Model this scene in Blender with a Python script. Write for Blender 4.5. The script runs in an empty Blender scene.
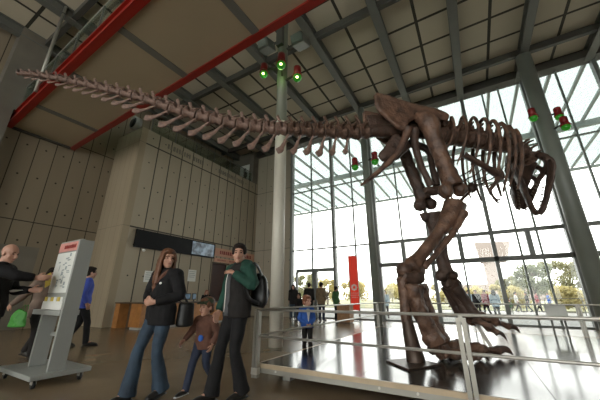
import bpy, bmesh, math, random
from mathutils import Vector, Matrix, noise
random.seed(7)
S = bpy.context.scene
COL = S.collection
V = Vector
R = math.radians

# ------------------------------------------------------------------ camera
CAM_Z = 1.1
FOC = 283.333
PITCH = math.atan2(97.0, FOC)
YAW = math.atan2(178.0, math.hypot(FOC, 97.0))
FW = V((-math.sin(YAW) * math.cos(PITCH), math.cos(YAW) * math.cos(PITCH), math.sin(PITCH)))
RT = V((math.cos(YAW), math.sin(YAW), 0))
UP = RT.cross(FW)
cd = bpy.data.cameras.new('camera')
cd.sensor_width = 36.0
cd.lens = 17.0
cd.clip_end = 1000
cam = bpy.data.objects.new('camera', cd)
COL.objects.link(cam)
cam.matrix_world = Matrix((
    (RT.x, UP.x, -FW.x, 0), (RT.y, UP.y, -FW.y, 0), (RT.z, UP.z, -FW.z, CAM_Z), (0, 0, 0, 1)))
S.camera = cam
S.view_settings.view_transform = 'Standard'
S.view_settings.look = 'None'
S.view_settings.gamma = 1.0
S.view_settings.use_curve_mapping = False
S.view_settings.exposure = 0.0
C0 = V((0, 0, CAM_Z))


def ray(x, y):
    return FW + RT * ((x - 300) / FOC) - UP * ((y - 200) / FOC)


def at_z(x, y, z):
    d = ray(x, y)
    return C0 + d * ((z - CAM_Z) / d.z)


# ------------------------------------------------------------------ materials
def nmat(name, color, rough=0.6, metal=0.0, spec=0.5, noise_amt=0.0, noise_scale=5.0, bump=0.0, bump_scale=40.0,
         emit=None, emit_str=0.0, color2=None, detail=4.0):
    m = bpy.data.materials.new(name)
    m.use_nodes = True
    nt = m.node_tree
    b = nt.nodes['Principled BSDF']
    c = (*color, 1)
    b.inputs['Base Color'].default_value = c
    b.inputs['Roughness'].default_value = rough
    b.inputs['Metallic'].default_value = metal
    b.inputs['Specular IOR Level'].default_value = spec
    if emit is not None:
        b.inputs['Emission Color'].default_value = (*emit, 1)
        b.inputs['Emission Strength'].default_value = emit_str
    if noise_amt > 0 or bump > 0:
        tc = nt.nodes.new('ShaderNodeTexCoord')
    if noise_amt > 0:
        n = nt.nodes.new('ShaderNodeTexNoise')
        n.inputs['Scale'].default_value = noise_scale
        n.inputs['Detail'].default_value = detail
        nt.links.new(tc.outputs['Object'], n.inputs['Vector'])
        mx = nt.nodes.new('ShaderNodeMix')
        mx.data_type = 'RGBA'
        mr = nt.nodes.new('ShaderNodeMapRange')
        mr.inputs[1].default_value = 0.3
        mr.inputs[2].default_value = 0.7
        nt.links.new(n.outputs['Fac'], mr.inputs[0])
        nt.links.new(mr.outputs[0], mx.inputs[0])
        c2 = color2 if color2 else tuple(v * (1 - noise_amt) for v in color)
        mx.inputs[6].default_value = c
        mx.inputs[7].default_value = (*c2, 1)
        nt.links.new(mx.outputs[2], b.inputs['Base Color'])
    if bump > 0:
        n2 = nt.nodes.new('ShaderNodeTexNoise')
        n2.inputs['Scale'].default_value = bump_scale
        n2.inputs['Detail'].default_value = 3
        nt.links.new(tc.outputs['Object'], n2.inputs['Vector'])
        bp = nt.nodes.new('ShaderNodeBump')
        bp.inputs['Strength'].default_value = bump
        bp.inputs['Distance'].default_value = 0.02
        nt.links.new(n2.outputs['Fac'], bp.inputs['Height'])
        nt.links.new(bp.outputs['Normal'], b.inputs['Normal'])
    return m


def math_node(nt, op, a, b=None, c=None):
    n = nt.nodes.new('ShaderNodeMath')
    n.operation = op
    for i, v in enumerate((a, b, c)):
        if v is None:
            continue
        if isinstance(v, (int, float)):
            n.inputs[i].default_value = v
        else:
            nt.links.new(v, n.inputs[i])
    return n.outputs[0]


def panel_mat(name, color, axis, spacing, width, joint_dark=0.2, rough=0.75, hz=None, off=0.0, hole=None, var=0.2, offb=0.0, axis2=None, spacing2=None):
    """cast panels: dark joints every `spacing` along `axis`, optional joint heights hz, tie holes"""
    m = bpy.data.materials.new(name)
    m.use_nodes = True
    nt = m.node_tree
    b = nt.nodes['Principled BSDF']
    b.inputs['Roughness'].default_value = rough
    b.inputs['Specular IOR Level'].default_value = 0.3
    tc = nt.nodes.new('ShaderNodeTexCoord')
    sp = nt.nodes.new('ShaderNodeSeparateXYZ')
    nt.links.new(tc.outputs['Object'], sp.inputs[0])
    ax = sp.outputs[axis]

    def joint(src, spc, o, w):
        q = math_node(nt, 'DIVIDE', math_node(nt, 'ADD', src, o), spc)
        fr = math_node(nt, 'ABSOLUTE', math_node(nt, 'SUBTRACT', math_node(nt, 'FRACT', q), 0.5))
        return math_node(nt, 'LESS_THAN', fr, 0.5 * w / spc), q
    line, q = joint(ax, spacing, off, width)
    if axis2 is not None:
        l2, q2 = joint(sp.outputs[axis2], spacing2, offb, width)
        line = math_node(nt, 'MAXIMUM', line, l2)
    for h in (hz or []):
        d = math_node(nt, 'ABSOLUTE', math_node(nt, 'SUBTRACT', sp.outputs[2], h))
        line = math_node(nt, 'MAXIMUM', line, math_node(nt, 'LESS_THAN', d, width * 0.6))
    if hole:
        # tie holes in the middle of each panel, every `hole` metres up
        fx = math_node(nt, 'ABSOLUTE', math_node(nt, 'SUBTRACT', math_node(nt, 'FRACT', math_node(nt, 'ADD', q, 0.5)), 0.5))
        fx = math_node(nt, 'MULTIPLY', fx, spacing)
        fz = math_node(nt, 'ABSOLUTE', math_node(nt, 'SUBTRACT', math_node(nt, 'FRACT', math_node(nt, 'DIVIDE', sp.outputs[2], hole)), 0.5))
        fz = math_node(nt, 'MULTIPLY', fz, hole)
        rr = math_node(nt, 'ADD', math_node(nt, 'POWER', fx, 2), math_node(nt, 'POWER', fz, 2))
        line = math_node(nt, 'MAXIMUM', line, math_node(nt, 'LESS_THAN', rr, 0.035 ** 2))
    n = nt.nodes.new('ShaderNodeTexNoise')
    n.inputs['Scale'].default_value = 0.9
    n.inputs['Detail'].default_value = 6
    mp = nt.nodes.new('ShaderNodeMapping')
    mp.inputs['Scale'].default_value = (2.0, 2.0, 0.5)
    nt.links.new(tc.outputs['Object'], mp.inputs[0])
    nt.links.new(mp.outputs[0], n.inputs['Vector'])
    wn = nt.nodes.new('ShaderNodeTexWhiteNoise')
    wn.noise_dimensions = '1D'
    nt.links.new(math_node(nt, 'ROUND', q), wn.inputs['W'])
    f = math_node(nt, 'ADD', math_node(nt, 'MULTIPLY', n.outputs['Fac'], 0.5), math_node(nt, 'MULTIPLY', wn.outputs['Value'], 0.25))
    f = math_node(nt, 'ADD', math_node(nt, 'MULTIPLY', math_node(nt, 'SUBTRACT', f, 0.375), var * 2), 1.0)
    f = math_node(nt, 'MULTIPLY', f, math_node(nt, 'SUBTRACT', 1.0, math_node(nt, 'MULTIPLY', line, 1 - joint_dark)))
    mx = nt.nodes.new('ShaderNodeVectorMath')
    mx.operation = 'SCALE'
    mx.inputs[0].default_value = color
    nt.links.new(f, mx.inputs['Scale'])
    nt.links.new(mx.outputs[0], b.inputs['Base Color'])
    bp = nt.nodes.new('ShaderNodeBump')
    bp.inputs['Strength'].default_value = 0.5
    bp.inputs['Distance'].default_value = 0.02
    nt.links.new(math_node(nt, 'SUBTRACT', 1.0, line), bp.inputs['Height'])
    nt.links.new(bp.outputs['Normal'], b.inputs['Normal'])
    return m


def glass_mat(name, tint=(1, 1, 1), refl=0.06, rough=0.0, white=0.0):
    m = bpy.data.materials.new(name)
    m.use_nodes = True
    nt = m.node_tree
    nt.nodes.clear()
    out = nt.nodes.new('ShaderNodeOutputMaterial')
    tr = nt.nodes.new('ShaderNodeBsdfTransparent')
    tr.inputs[0].default_value = (*tint, 1)
    gl = nt.nodes.new('ShaderNodeBsdfGlossy')
    gl.inputs['Roughness'].default_value = rough
    lw = nt.nodes.new('ShaderNodeLayerWeight')
    lw.inputs['Blend'].default_value = 0.25
    mx = nt.nodes.new('ShaderNodeMixShader')
    f = math_node(nt, 'ADD', math_node(nt, 'MULTIPLY', lw.outputs['Fresnel'], 0.35), refl * 0.5)
    nt.links.new(f, mx.inputs[0])
    nt.links.new(tr.outputs[0], mx.inputs[1])
    nt.links.new(gl.outputs[0], mx.inputs[2])
    last = mx.outputs[0]
    if white > 0:
        # solar cells laminated into the pane: small pale squares with clear gaps
        tc = nt.nodes.new('ShaderNodeTexCoord')
        sp = nt.nodes.new('ShaderNodeSeparateXYZ')
        nt.links.new(tc.outputs['Object'], sp.inputs[0])

        def sq(o):
            return math_node(nt, 'GREATER_THAN', math_node(nt, 'FRACT', math_node(nt, 'DIVIDE', o, 0.3)), 0.25)
        f2 = math_node(nt, 'MULTIPLY', math_node(nt, 'MULTIPLY', sq(sp.outputs[0]), sq(sp.outputs[1])), white)
        tl = nt.nodes.new('ShaderNodeBsdfTranslucent')
        tl.inputs[0].default_value = (0.5, 0.54, 0.54, 1)
        m2 = nt.nodes.new('ShaderNodeMixShader')
        nt.links.new(f2, m2.inputs[0])
        nt.links.new(last, m2.inputs[1])
        nt.links.new(tl.outputs[0], m2.inputs[2])
        last = m2.outputs[0]
    nt.links.new(last, out.inputs[0])
    return m


M = {}
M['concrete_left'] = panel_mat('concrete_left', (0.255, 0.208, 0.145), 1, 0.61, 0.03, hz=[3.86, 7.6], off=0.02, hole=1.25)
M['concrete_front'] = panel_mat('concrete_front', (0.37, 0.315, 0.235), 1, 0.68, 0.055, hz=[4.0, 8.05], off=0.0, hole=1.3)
M['concrete_side'] = panel_mat('concrete_side', (0.34, 0.275, 0.19), 0, 0.42, 0.02, hz=[4.0, 8.05], off=0.1, joint_dark=0.7)
M['concrete_far'] = panel_mat('concrete_far', (0.36, 0.315, 0.245), 0, 0.8, 0.02, hz=[4.0, 8.05], hole=1.3)
M['concrete_plain'] = nmat('concrete_plain', (0.22, 0.195, 0.155), 0.8, noise_amt=0.25, noise_scale=1.2)
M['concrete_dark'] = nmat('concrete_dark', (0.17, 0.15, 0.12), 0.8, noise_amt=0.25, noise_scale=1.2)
M['floor'] = nmat('floor_concrete', (0.25, 0.178, 0.112), 0.25, spec=0.45, noise_amt=0.25, noise_scale=1.1, detail=8)
M['pave'] = nmat('outside_paving', (0.3, 0.29, 0.275), 0.85, noise_amt=0.15, noise_scale=0.5)
M['lawn'] = nmat('lawn', (0.24, 0.24, 0.14), 0.9, noise_amt=0.3, noise_scale=0.8)
M['ceil'] = panel_mat('ceiling_panels', (0.5, 0.44, 0.335), 0, 1.235, 0.11, joint_dark=0.1, off=1.54 + 0.6175, axis2=1, spacing2=1.285, offb=1.285 * 0.5 - 0.42, var=0.07)
M['soffit'] = nmat('soffit_paint', (0.38, 0.305, 0.2), 0.7, noise_amt=0.08, noise_scale=0.5)
M['soffit_joint'] = nmat('soffit_joint', (0.14, 0.135, 0.115), 0.6)
M['steel_grey'] = nmat('painted_steel_grey', (0.135, 0.135, 0.118), 0.45, noise_amt=0.1, noise_scale=3)
M['steel_dark'] = nmat('painted_steel_dark', (0.06, 0.056, 0.048), 0.5, noise_amt=0.1, noise_scale=3)
M['mullion'] = nmat('mullion_steel', (0.18, 0.19, 0.175), 0.4, noise_amt=0.1, noise_scale=3)
M['column_glow_tint'] = nmat('column_green_glow', (0.2, 0.21, 0.16), 0.45, noise_amt=0.06, noise_scale=2)  # green spotlight glow on the upper shaft, put into its colour
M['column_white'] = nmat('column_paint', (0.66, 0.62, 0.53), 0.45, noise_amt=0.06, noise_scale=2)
M['column_green'] = nmat('column_paint_dark', (0.22, 0.235, 0.205), 0.4, noise_amt=0.08, noise_scale=2)
M['red_beam'] = nmat('red_paint', (0.27, 0.014, 0.008), 0.4, noise_amt=0.15, noise_scale=2)
M['red_lamp'] = nmat('red_lamp_paint', (0.26, 0.01, 0.012), 0.4, noise_amt=0.1, noise_scale=9)
M['glass'] = glass_mat('window_glass', (0.97, 0.99, 0.98))
M['rail_glass'] = glass_mat('railing_glass', (0.86, 0.93, 0.9), refl=0.16)
M['pv_glass'] = glass_mat('canopy_glass', (0.6, 0.64, 0.635), refl=0.02, white=0.5)
M['canopy_steel'] = nmat('canopy_steel', (0.2, 0.225, 0.205), 0.5, noise_amt=0.08, noise_scale=2)
M['chrome'] = nmat('brushed_steel', (0.6, 0.57, 0.52), 0.35, metal=0.55, noise_amt=0.06, noise_scale=6)
M['post_steel'] = nmat('post_steel', (0.34, 0.32, 0.28), 0.4, metal=0.5, noise_amt=0.08, noise_scale=6)
M['deck'] = nmat('deck_polished', (0.045, 0.042, 0.042), 0.14, spec=0.9, noise_amt=0.2, noise_scale=0.7)
M['deck_trim'] = nmat('deck_wood_trim', (0.52, 0.4, 0.27), 0.4, noise_amt=0.15, noise_scale=8)
M['fascia'] = nmat('deck_fascia', (0.36, 0.34, 0.3), 0.4, metal=0.3, noise_amt=0.1, noise_scale=3)
M['bone'] = nmat('fossil_bone', (0.185, 0.098, 0.062), 0.5, noise_amt=0.6, noise_scale=5.5, bump=0.9, bump_scale=22, color2=(0.045, 0.024, 0.017), detail=7)
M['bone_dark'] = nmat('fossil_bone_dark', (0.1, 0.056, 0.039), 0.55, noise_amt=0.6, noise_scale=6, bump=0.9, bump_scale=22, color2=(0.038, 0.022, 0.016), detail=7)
M['bone_lit'] = nmat('fossil_bone_lit', (0.25, 0.15, 0.113), 0.55, noise_amt=0.45, noise_scale=6, bump=0.6, bump_scale=22, color2=(0.13, 0.078, 0.06), detail=7)  # same bone; the different light on the tail is put into this colour
M['tooth'] = nmat('fossil_tooth', (0.22, 0.16, 0.11), 0.35, noise_amt=0.3, noise_scale=20)
M['mount'] = nmat('mount_steel', (0.085, 0.055, 0.04), 0.4, metal=0.4, noise_amt=0.2, noise_scale=4)
M['wood'] = nmat('desk_wood', (0.46, 0.2, 0.06), 0.4, noise_amt=0.3, noise_scale=6)
M['wood_dark'] = nmat('desk_wood_dark', (0.1, 0.06, 0.035), 0.5, noise_amt=0.2, noise_scale=6)
M['wood_box'] = nmat('box_wood', (0.33, 0.17, 0.07), 0.5, noise_amt=0.25, noise_scale=7)
M['black'] = nmat('black_plastic', (0.012, 0.012, 0.013), 0.4, noise_amt=0.1, noise_scale=9)
M['screen_off'] = nmat('screen_black', (0.006, 0.006, 0.007), 0.5, spec=0.15, noise_amt=0.1, noise_scale=2)
M['white'] = nmat('white_paint', (0.75, 0.74, 0.7), 0.5, noise_amt=0.05, noise_scale=3)
M['paper'] = nmat('paper', (0.72, 0.72, 0.68), 0.7, noise_amt=0.05, noise_scale=9)
M['grey_panel'] = nmat('stand_paint', (0.32, 0.325, 0.305), 0.4, noise_amt=0.06, noise_scale=3)
M['pink'] = nmat('header_pink', (0.66, 0.29, 0.25), 0.5, noise_amt=0.15, noise_scale=8)
M['salmon'] = nmat('sign_salmon', (0.58, 0.3, 0.2), 0.5, noise_amt=0.08, noise_scale=5)
M['ink_red'] = nmat('ink_dark_red', (0.25, 0.03, 0.025), 0.6, noise_amt=0.05)
M['ink'] = nmat('ink_dark', (0.04, 0.04, 0.04), 0.6, noise_amt=0.05)
M['ink_grey'] = nmat('ink_grey', (0.3, 0.34, 0.34), 0.6, noise_amt=0.05)
M['banner'] = nmat('banner_red', (0.85, 0.06, 0.025), 0.6, noise_amt=0.06, noise_scale=4)
M['yellow'] = nmat('yellow_print', (0.62, 0.46, 0.08), 0.6, noise_amt=0.1, noise_scale=7)
M['door_dark'] = nmat('dark_red_door', (0.06, 0.018, 0.012), 0.5, noise_amt=0.2, noise_scale=3)
M['lamp_green'] = nmat('green_lens', (0.02, 0.14, 0.02), 0.12, emit=(0.06, 0.5, 0.03), emit_str=0.2)
M['lamp_core'] = nmat('lamp_core', (0.8, 0.9, 0.4), 0.3, emit=(0.75, 1.0, 0.25), emit_str=6.0)
M['speaker_grey'] = nmat('speaker_grey', (0.36, 0.36, 0.34), 0.5, noise_amt=0.06, noise_scale=5)
M['skin'] = nmat('skin', (0.5, 0.27, 0.19), 0.5, noise_amt=0.1, noise_scale=12)
M['lip'] = nmat('lip', (0.38, 0.12, 0.1), 0.5, noise_amt=0.1)
M['eye'] = nmat('eye_dark', (0.03, 0.022, 0.018), 0.2, noise_amt=0.1)
M['hair_brown'] = nmat('hair_brown', (0.16, 0.062, 0.026), 0.55, noise_amt=0.45, noise_scale=30)
M['hair_dark'] = nmat('hair_dark', (0.02, 0.013, 0.01), 0.75, spec=0.2, noise_amt=0.3, noise_scale=30)
M['hair_red'] = nmat('hair_auburn', (0.28, 0.1, 0.05), 0.45, noise_amt=0.3, noise_scale=30)
M['cloth_black'] = nmat('cloth_black', (0.014, 0.013, 0.014), 0.85, spec=0.25, noise_amt=0.3, noise_scale=14, bump=0.3, bump_scale=14)
M['cloth_charcoal'] = nmat('cloth_charcoal', (0.022, 0.019, 0.018), 0.85, spec=0.25, noise_amt=0.3, noise_scale=14, bump=0.3, bump_scale=14)
M['cloth_grey'] = nmat('cloth_grey', (0.09, 0.09, 0.095), 0.85, noise_amt=0.3, noise_scale=14)
M['denim'] = nmat('denim', (0.036, 0.064, 0.1), 0.8, noise_amt=0.45, noise_scale=5, bump=0.3, bump_scale=18, color2=(0.018, 0.03, 0.048))
M['denim_navy'] = nmat('navy_trousers', (0.022, 0.03, 0.06), 0.85, noise_amt=0.3, noise_scale=9, bump=0.3, bump_scale=18)
M['cloth_brown'] = nmat('cloth_brown', (0.13, 0.055, 0.035), 0.85, noise_amt=0.3, noise_scale=9, bump=0.3, bump_scale=16)
M['cloth_tan'] = nmat('cloth_tan', (0.2, 0.14, 0.08), 0.85, noise_amt=0.3, noise_scale=9)
M['cloth_coat'] = nmat('cloth_taupe', (0.19, 0.13, 0.1), 0.85, noise_amt=0.3, noise_scale=9)
M['cloth_dkgreen'] = nmat('cloth_dark_green', (0.016, 0.06, 0.042), 0.8, spec=0.3, noise_amt=0.3, noise_scale=9, bump=0.4, bump_scale=12)
M['cloth_green'] = nmat('cloth_green', (0.06, 0.16, 0.06), 0.85, noise_amt=0.3, noise_scale=9)
M['cap_green'] = nmat('cap_olive', (0.045, 0.06, 0.03), 0.85, noise_amt=0.3, noise_scale=9)
M['cloth_blue'] = nmat('cloth_blue', (0.05, 0.085, 0.42), 0.8, noise_amt=0.25, noise_scale=9, bump=0.3, bump_scale=12)
M['cloth_kidblue'] = nmat('cloth_royal_blue', (0.03, 0.11, 0.42), 0.8, noise_amt=0.25, noise_scale=9, bump=0.3, bump_scale=12)
M['cloth_red'] = nmat('cloth_red', (0.3, 0.03, 0.05), 0.85, noise_amt=0.3, noise_scale=9)
M['cloth_light'] = nmat('cloth_light_blue', (0.32, 0.42, 0.5), 0.85, noise_amt=0.2, noise_scale=9)
M['cloth_white'] = nmat('cloth_white', (0.6, 0.58, 0.55), 0.85, noise_amt=0.15, noise_scale=9)
M['cloth_yellow'] = nmat('cloth_yellow', (0.7, 0.52, 0.06), 0.8, noise_amt=0.15, noise_scale=9)
M['bag_green'] = nmat('bag_green', (0.05, 0.27, 0.03), 0.6, noise_amt=0.3, noise_scale=9)
M['shoe'] = nmat('shoe_black', (0.02, 0.018, 0.017), 0.4, noise_amt=0.2, noise_scale=9)
M['sole'] = nmat('shoe_sole_pale', (0.5, 0.5, 0.48), 0.6, noise_amt=0.2, noise_scale=9)
M['leaf_olive'] = nmat('leaf_olive', (0.42, 0.43, 0.26), 0.7, noise_amt=0.45, noise_scale=0.6)
M['leaf_green'] = nmat('leaf_green', (0.33, 0.38, 0.24), 0.7, noise_amt=0.4, noise_scale=0.6)
M['leaf_yellow'] = nmat('leaf_yellow', (0.66, 0.58, 0.26), 0.7, noise_amt=0.35, noise_scale=0.6)
M['bark'] = nmat('bark', (0.16, 0.12, 0.1), 0.85, noise_amt=0.3, noise_scale=4)
M['tower'] = nmat('tower_cladding', (0.27, 0.225, 0.205), 0.7, noise_amt=0.04, noise_scale=0.05)
M['tower_base'] = nmat('tower_base', (0.29, 0.24, 0.22), 0.7, noise_amt=0.1, noise_scale=0.2)


def screen_mat():
    m = bpy.data.materials.new('screen_on')
    m.use_nodes = True
    nt = m.node_tree
    b = nt.nodes['Principled BSDF']
    b.inputs['Base Color'].default_value = (0.01, 0.01, 0.01, 1)
    b.inputs['Roughness'].default_value = 0.2
    tc = nt.nodes.new('ShaderNodeTexCoord')
    n = nt.nodes.new('ShaderNodeTexNoise')
    n.inputs['Scale'].default_value = 2.6
    n.inputs['Detail'].default_value = 2
    nt.links.new(tc.outputs['Object'], n.inputs['Vector'])
    cr = nt.nodes.new('ShaderNodeValToRGB')
    cr.color_ramp.elements[0].position = 0.38
    cr.color_ramp.elements[0].color = (0.008, 0.016, 0.026, 1)
    cr.color_ramp.elements[1].position = 0.66
    cr.color_ramp.elements[1].color = (0.13, 0.19, 0.24, 1)
    nt.links.new(n.outputs['Fac'], cr.inputs[0])
    nt.links.new(cr.outputs[0], b.inputs['Emission Color'])
    b.inputs['Emission Strength'].default_value = 0.8
    return m


M['screen_on'] = screen_mat()


def thin_cloth(name, color, t):
    m = nmat(name, color, 0.6, noise_amt=0.06, noise_scale=4)
    nt = m.node_tree
    tl_ = nt.nodes.new('ShaderNodeBsdfTranslucent')
    tl_.inputs[0].default_value = (*color, 1)
    mx = nt.nodes.new('ShaderNodeMixShader')
    mx.inputs[0].default_value = t
    nt.links.new(nt.nodes['Principled BSDF'].outputs[0], mx.inputs[1])
    nt.links.new(tl_.outputs[0], mx.inputs[2])
    nt.links.new(mx.outputs[0], nt.nodes['Material Output'].inputs[0])
    return m


M['banner'] = thin_cloth('banner_red', (0.92, 0.15, 0.09), 0.5)
M['leaf_olive'] = thin_cloth('leaf_olive', (0.3, 0.29, 0.16), 0.45)
M['leaf_green'] = thin_cloth('leaf_green', (0.22, 0.24, 0.14), 0.45)
M['leaf_yellow'] = thin_cloth('leaf_yellow', (0.54, 0.47, 0.23), 0.45)


# ------------------------------------------------------------------ mesh helpers
def frames(pts, side=None):
    n = len(pts)
    T = []
    for i in range(n):
        a = pts[max(0, i - 1)]
        b = pts[min(n - 1, i + 1)]
        t = (b - a)
        T.append(t.normalized() if t.length > 1e-9 else V((0, 0, 1)))
    out = []
    if side is None:
        side = V((0, 0, 1)) if abs(T[0].z) < 0.8 else V((1, 0, 0))
    u = V(side)
    for t in T:
        u2 = u - t * u.dot(t)
        if u2.length < 1e-4:
            u2 = t.orthogonal()
        u2.normalize()
        out.append((t, u2, t.cross(u2)))
        u = u2
    return out


def smooth_path(pts, rads, sub=4):
    """Catmull-Rom through the points; radii interpolated"""
    P = [V(p) for p in pts]
    Q = [(r, r) if isinstance(r, (int, float)) else tuple(r) for r in rads]
    if len(P) < 3 or sub <= 1:
        return P, Q
    op, oq = [], []
    n = len(P)
    for i in range(n - 1):
        p0, p1, p2, p3 = P[max(0, i - 1)], P[i], P[i + 1], P[min(n - 1, i + 2)]
        for k in range(sub):
            t = k / sub
            t2, t3 = t * t, t * t * t
            op.append(0.5 * ((2 * p1) + (-p0 + p2) * t + (2 * p0 - 5 * p1 + 4 * p2 - p3) * t2 + (-p0 + 3 * p1 - 3 * p2 + p3) * t3))
            s = t * t * (3 - 2 * t)
            oq.append((Q[i][0] * (1 - s) + Q[i + 1][0] * s, Q[i][1] * (1 - s) + Q[i + 1][1] * s))
    op.append(P[-1])
    oq.append(Q[-1])
    return op, oq


class MB:
    def __init__(self):
        self.bm = bmesh.new()

    def box(self, c, s, rot=None, bevel=0.0):
        m = Matrix.Translation(V(c)) @ (rot.to_4x4() if rot is not None else Matrix.Identity(4)) @ Matrix.Diagonal((s[0], s[1], s[2], 1))
        g = bmesh.ops.create_cube(self.bm, size=1.0, matrix=m)
        if bevel > 0:
            es = list({e for v in g['verts'] for e in v.link_edges})
            bmesh.ops.bevel(self.bm, geom=es, offset=bevel, segments=2, affect='EDGES', profile=0.5)
        return self

    def span(self, a, b, bevel=0.0):
        a, b = V(a), V(b)
        return self.box((a + b) / 2, [abs(b[i] - a[i]) for i in range(3)], None, bevel)

    def ell(self, c, r, rot=None, seg=16, rings=10):
        m = Matrix.Translation(V(c)) @ (rot.to_4x4() if rot is not None else Matrix.Identity(4)) @ Matrix.Diagonal((r[0], r[1], r[2], 1))
        bmesh.ops.create_uvsphere(self.bm, u_segments=seg, v_segments=rings, radius=1.0, matrix=m)
        return self

    def tube(self, pts, rads, seg=10, sub=4, side=None, cap=True):
        if isinstance(rads, (int, float)):
            rads = [rads] * len(pts)
        P, Q = smooth_path(pts, rads, sub)
        F = frames(P, side)
        rings = []
        for p, q, (t, u, w) in zip(P, Q, F):
            rings.append([self.bm.verts.new(p + u * (q[0] * math.cos(2 * math.pi * k / seg)) + w * (q[1] * math.sin(2 * math.pi * k / seg))) for k in range(seg)])
        for a, b in zip(rings[:-1], rings[1:]):
            for k in range(seg):
                self.bm.faces.new((a[k], a[(k + 1) % seg], b[(k + 1) % seg], b[k]))
        if cap:
            self.bm.faces.new(list(reversed(rings[0])))
            self.bm.faces.new(rings[-1])
        return self

    def bar(self, a, b, w, h, side=None):
        """rectangular bar from a to b"""
        a, b = V(a), V(b)
        (t, u, v) = frames([a, b], side)[0]
        q = []
        for p in (a, b):
            q.append([self.bm.verts.new(p + u * (sx * w / 2) + v * (sy * h / 2)) for sx, sy in ((-1, -1), (1, -1), (1, 1), (-1, 1))])
        for k in range(4):
            self.bm.faces.new((q[0][k], q[0][(k + 1) % 4], q[1][(k + 1) % 4], q[1][k]))
        self.bm.faces.new(list(reversed(q[0])))
        self.bm.faces.new(q[1])
        return self

    def slab(self, pts, off):
        """polygon pts extruded along vector off"""
        off = V(off)
        a = [self.bm.verts.new(V(p)) for p in pts]
        b = [self.bm.verts.new(V(p) + off) for p in pts]
        n = len(a)
        self.bm.faces.new(a)
        self.bm.faces.new(list(reversed(b)))
        for k in range(n):
            self.bm.faces.new((a[k], b[k], b[(k + 1) % n], a[(k + 1) % n]))
        return self

    def quad(self, *pts):
        self.bm.faces.new([self.bm.verts.new(V(p)) for p in pts])
        return self

    def build(self, name, mat, parent=None, smooth=False, voxel=0.0, relax=0, jitter=0.0, jscale=8.0, loc=None):
        bmesh.ops.recalc_face_normals(self.bm, faces=self.bm.faces[:])
        me = bpy.data.meshes.new(name)
        self.bm.to_mesh(me)
        self.bm.free()
        o = bpy.data.objects.new(name, me)
        COL.objects.link(o)
        if voxel > 0:
            r = o.modifiers.new('r', 'REMESH')
            r.mode = 'VOXEL'
            r.voxel_size = voxel
            if relax:
                s = o.modifiers.new('s', 'SMOOTH')
                s.iterations = relax
                s.factor = 0.5
            dg = bpy.context.evaluated_depsgraph_get()
            dg.update()
            me2 = bpy.data.meshes.new_from_object(o.evaluated_get(dg))
            o.modifiers.clear()
            o.data = me2
            bpy.data.meshes.remove(me)
            me = me2
            me.name = name
            smooth = True
        if jitter > 0:
            for v in me.vertices:
                v.co += v.normal * (jitter * (noise.noise(v.co * jscale) + 0.5 * noise.noise(v.co * jscale * 2.3)))
        me.materials.clear()
        me.materials.append(mat)
        if smooth:
            for p in me.polygons:
                p.use_smooth = True
        if parent is not None:
            o.parent = parent
            if loc is None and parent.get('_world'):
                o.location = -parent.location
        if loc is not None:
            o.location = loc
        return o


def tag(o, label, cat, group=None, kind=None):
    o['label'] = label
    o['category'] = cat
    if group:
        o['group'] = group
    if kind:
        o['kind'] = kind
    return o


def thing(name, label, cat, loc=(0, 0, 0), group=None):
    """Empty at the thing's base; its parts are built in world coordinates"""
    o = bpy.data.objects.new(name, None)
    o.empty_display_size = 0.2
    COL.objects.link(o)
    o.location = loc
    o['_world'] = 1
    return tag(o, label, cat, group)


def struct(name, mb, mat, label=None, cat=None, parent=None, smooth=False):
    o = mb.build(name, mat, parent, smooth)
    if parent is None:
        o['kind'] = 'structure'
        tag(o, label or name.replace('_', ' '), cat or name.split('_')[0])
    return o


def place_copy(src, parent, loc, rot=None, scale=None):
    o = src.copy()
    COL.objects.link(o)
    o.parent = parent
    o.location = loc
    if rot is not None:
        o.rotation_euler = rot
    if scale is not None:
        o.scale = scale
    return o


FONT = bpy.data.fonts[0] if len(bpy.data.fonts) else None


def text_mesh(name, body, size, mat, parent, origin, xdir, ydir, align='CENTER', depth=0.004):
    """flat lettering turned into a mesh, laid on the plane given by xdir / ydir"""
    cu = bpy.data.curves.new(name, 'FONT')
    cu.body = body
    cu.size = size
    cu.align_x = align
    cu.align_y = 'CENTER'
    cu.extrude = depth / 2
    t = bpy.data.objects.new(name + '_curve', cu)
    COL.objects.link(t)
    dg = bpy.context.evaluated_depsgraph_get()
    dg.update()
    me = bpy.data.meshes.new_from_object(t.evaluated_get(dg))
    bpy.data.objects.remove(t)
    me.name = name
    X, Y = V(xdir).normalized(), V(ydir).normalized()
    Z = X.cross(Y)
    m = Matrix(((X.x, Y.x, Z.x, origin[0]), (X.y, Y.y, Z.y, origin[1]), (X.z, Y.z, Z.z, origin[2]), (0, 0, 0, 1)))
    me.transform(m)
    me.materials.clear()
    me.materials.append(mat)
    o = bpy.data.objects.new(name, me)
    COL.objects.link(o)
    if parent is not None:
        o.parent = parent
        if parent.get('_world'):
            o.location = -parent.location
    return o

# ================================================================== SETTING
CEIL = 11.3
GY = 15.0
XL = -14.5
XB = -12.4
struct('floor', MB().span((XL - 0.3, -12, -0.2), (12.2, GY + 0.15, 0)), M['floor'], 'polished brown concrete floor of the lobby')
struct('ceiling', MB().span((XL - 0.3, -12, CEIL), (12.2, GY - 0.1, CEIL + 0.3)), M['ceil'], 'pale square ceiling panels with dark gaps between them')
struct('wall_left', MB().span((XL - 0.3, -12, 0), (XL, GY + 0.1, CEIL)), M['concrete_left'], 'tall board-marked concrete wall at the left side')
struct('wall_alcove', MB().span((XL, 6.2, 0), (XB, 6.5, 8.8)), M['concrete_side'], 'narrow concrete return wall beside the left wall')
g = MB()
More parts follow.
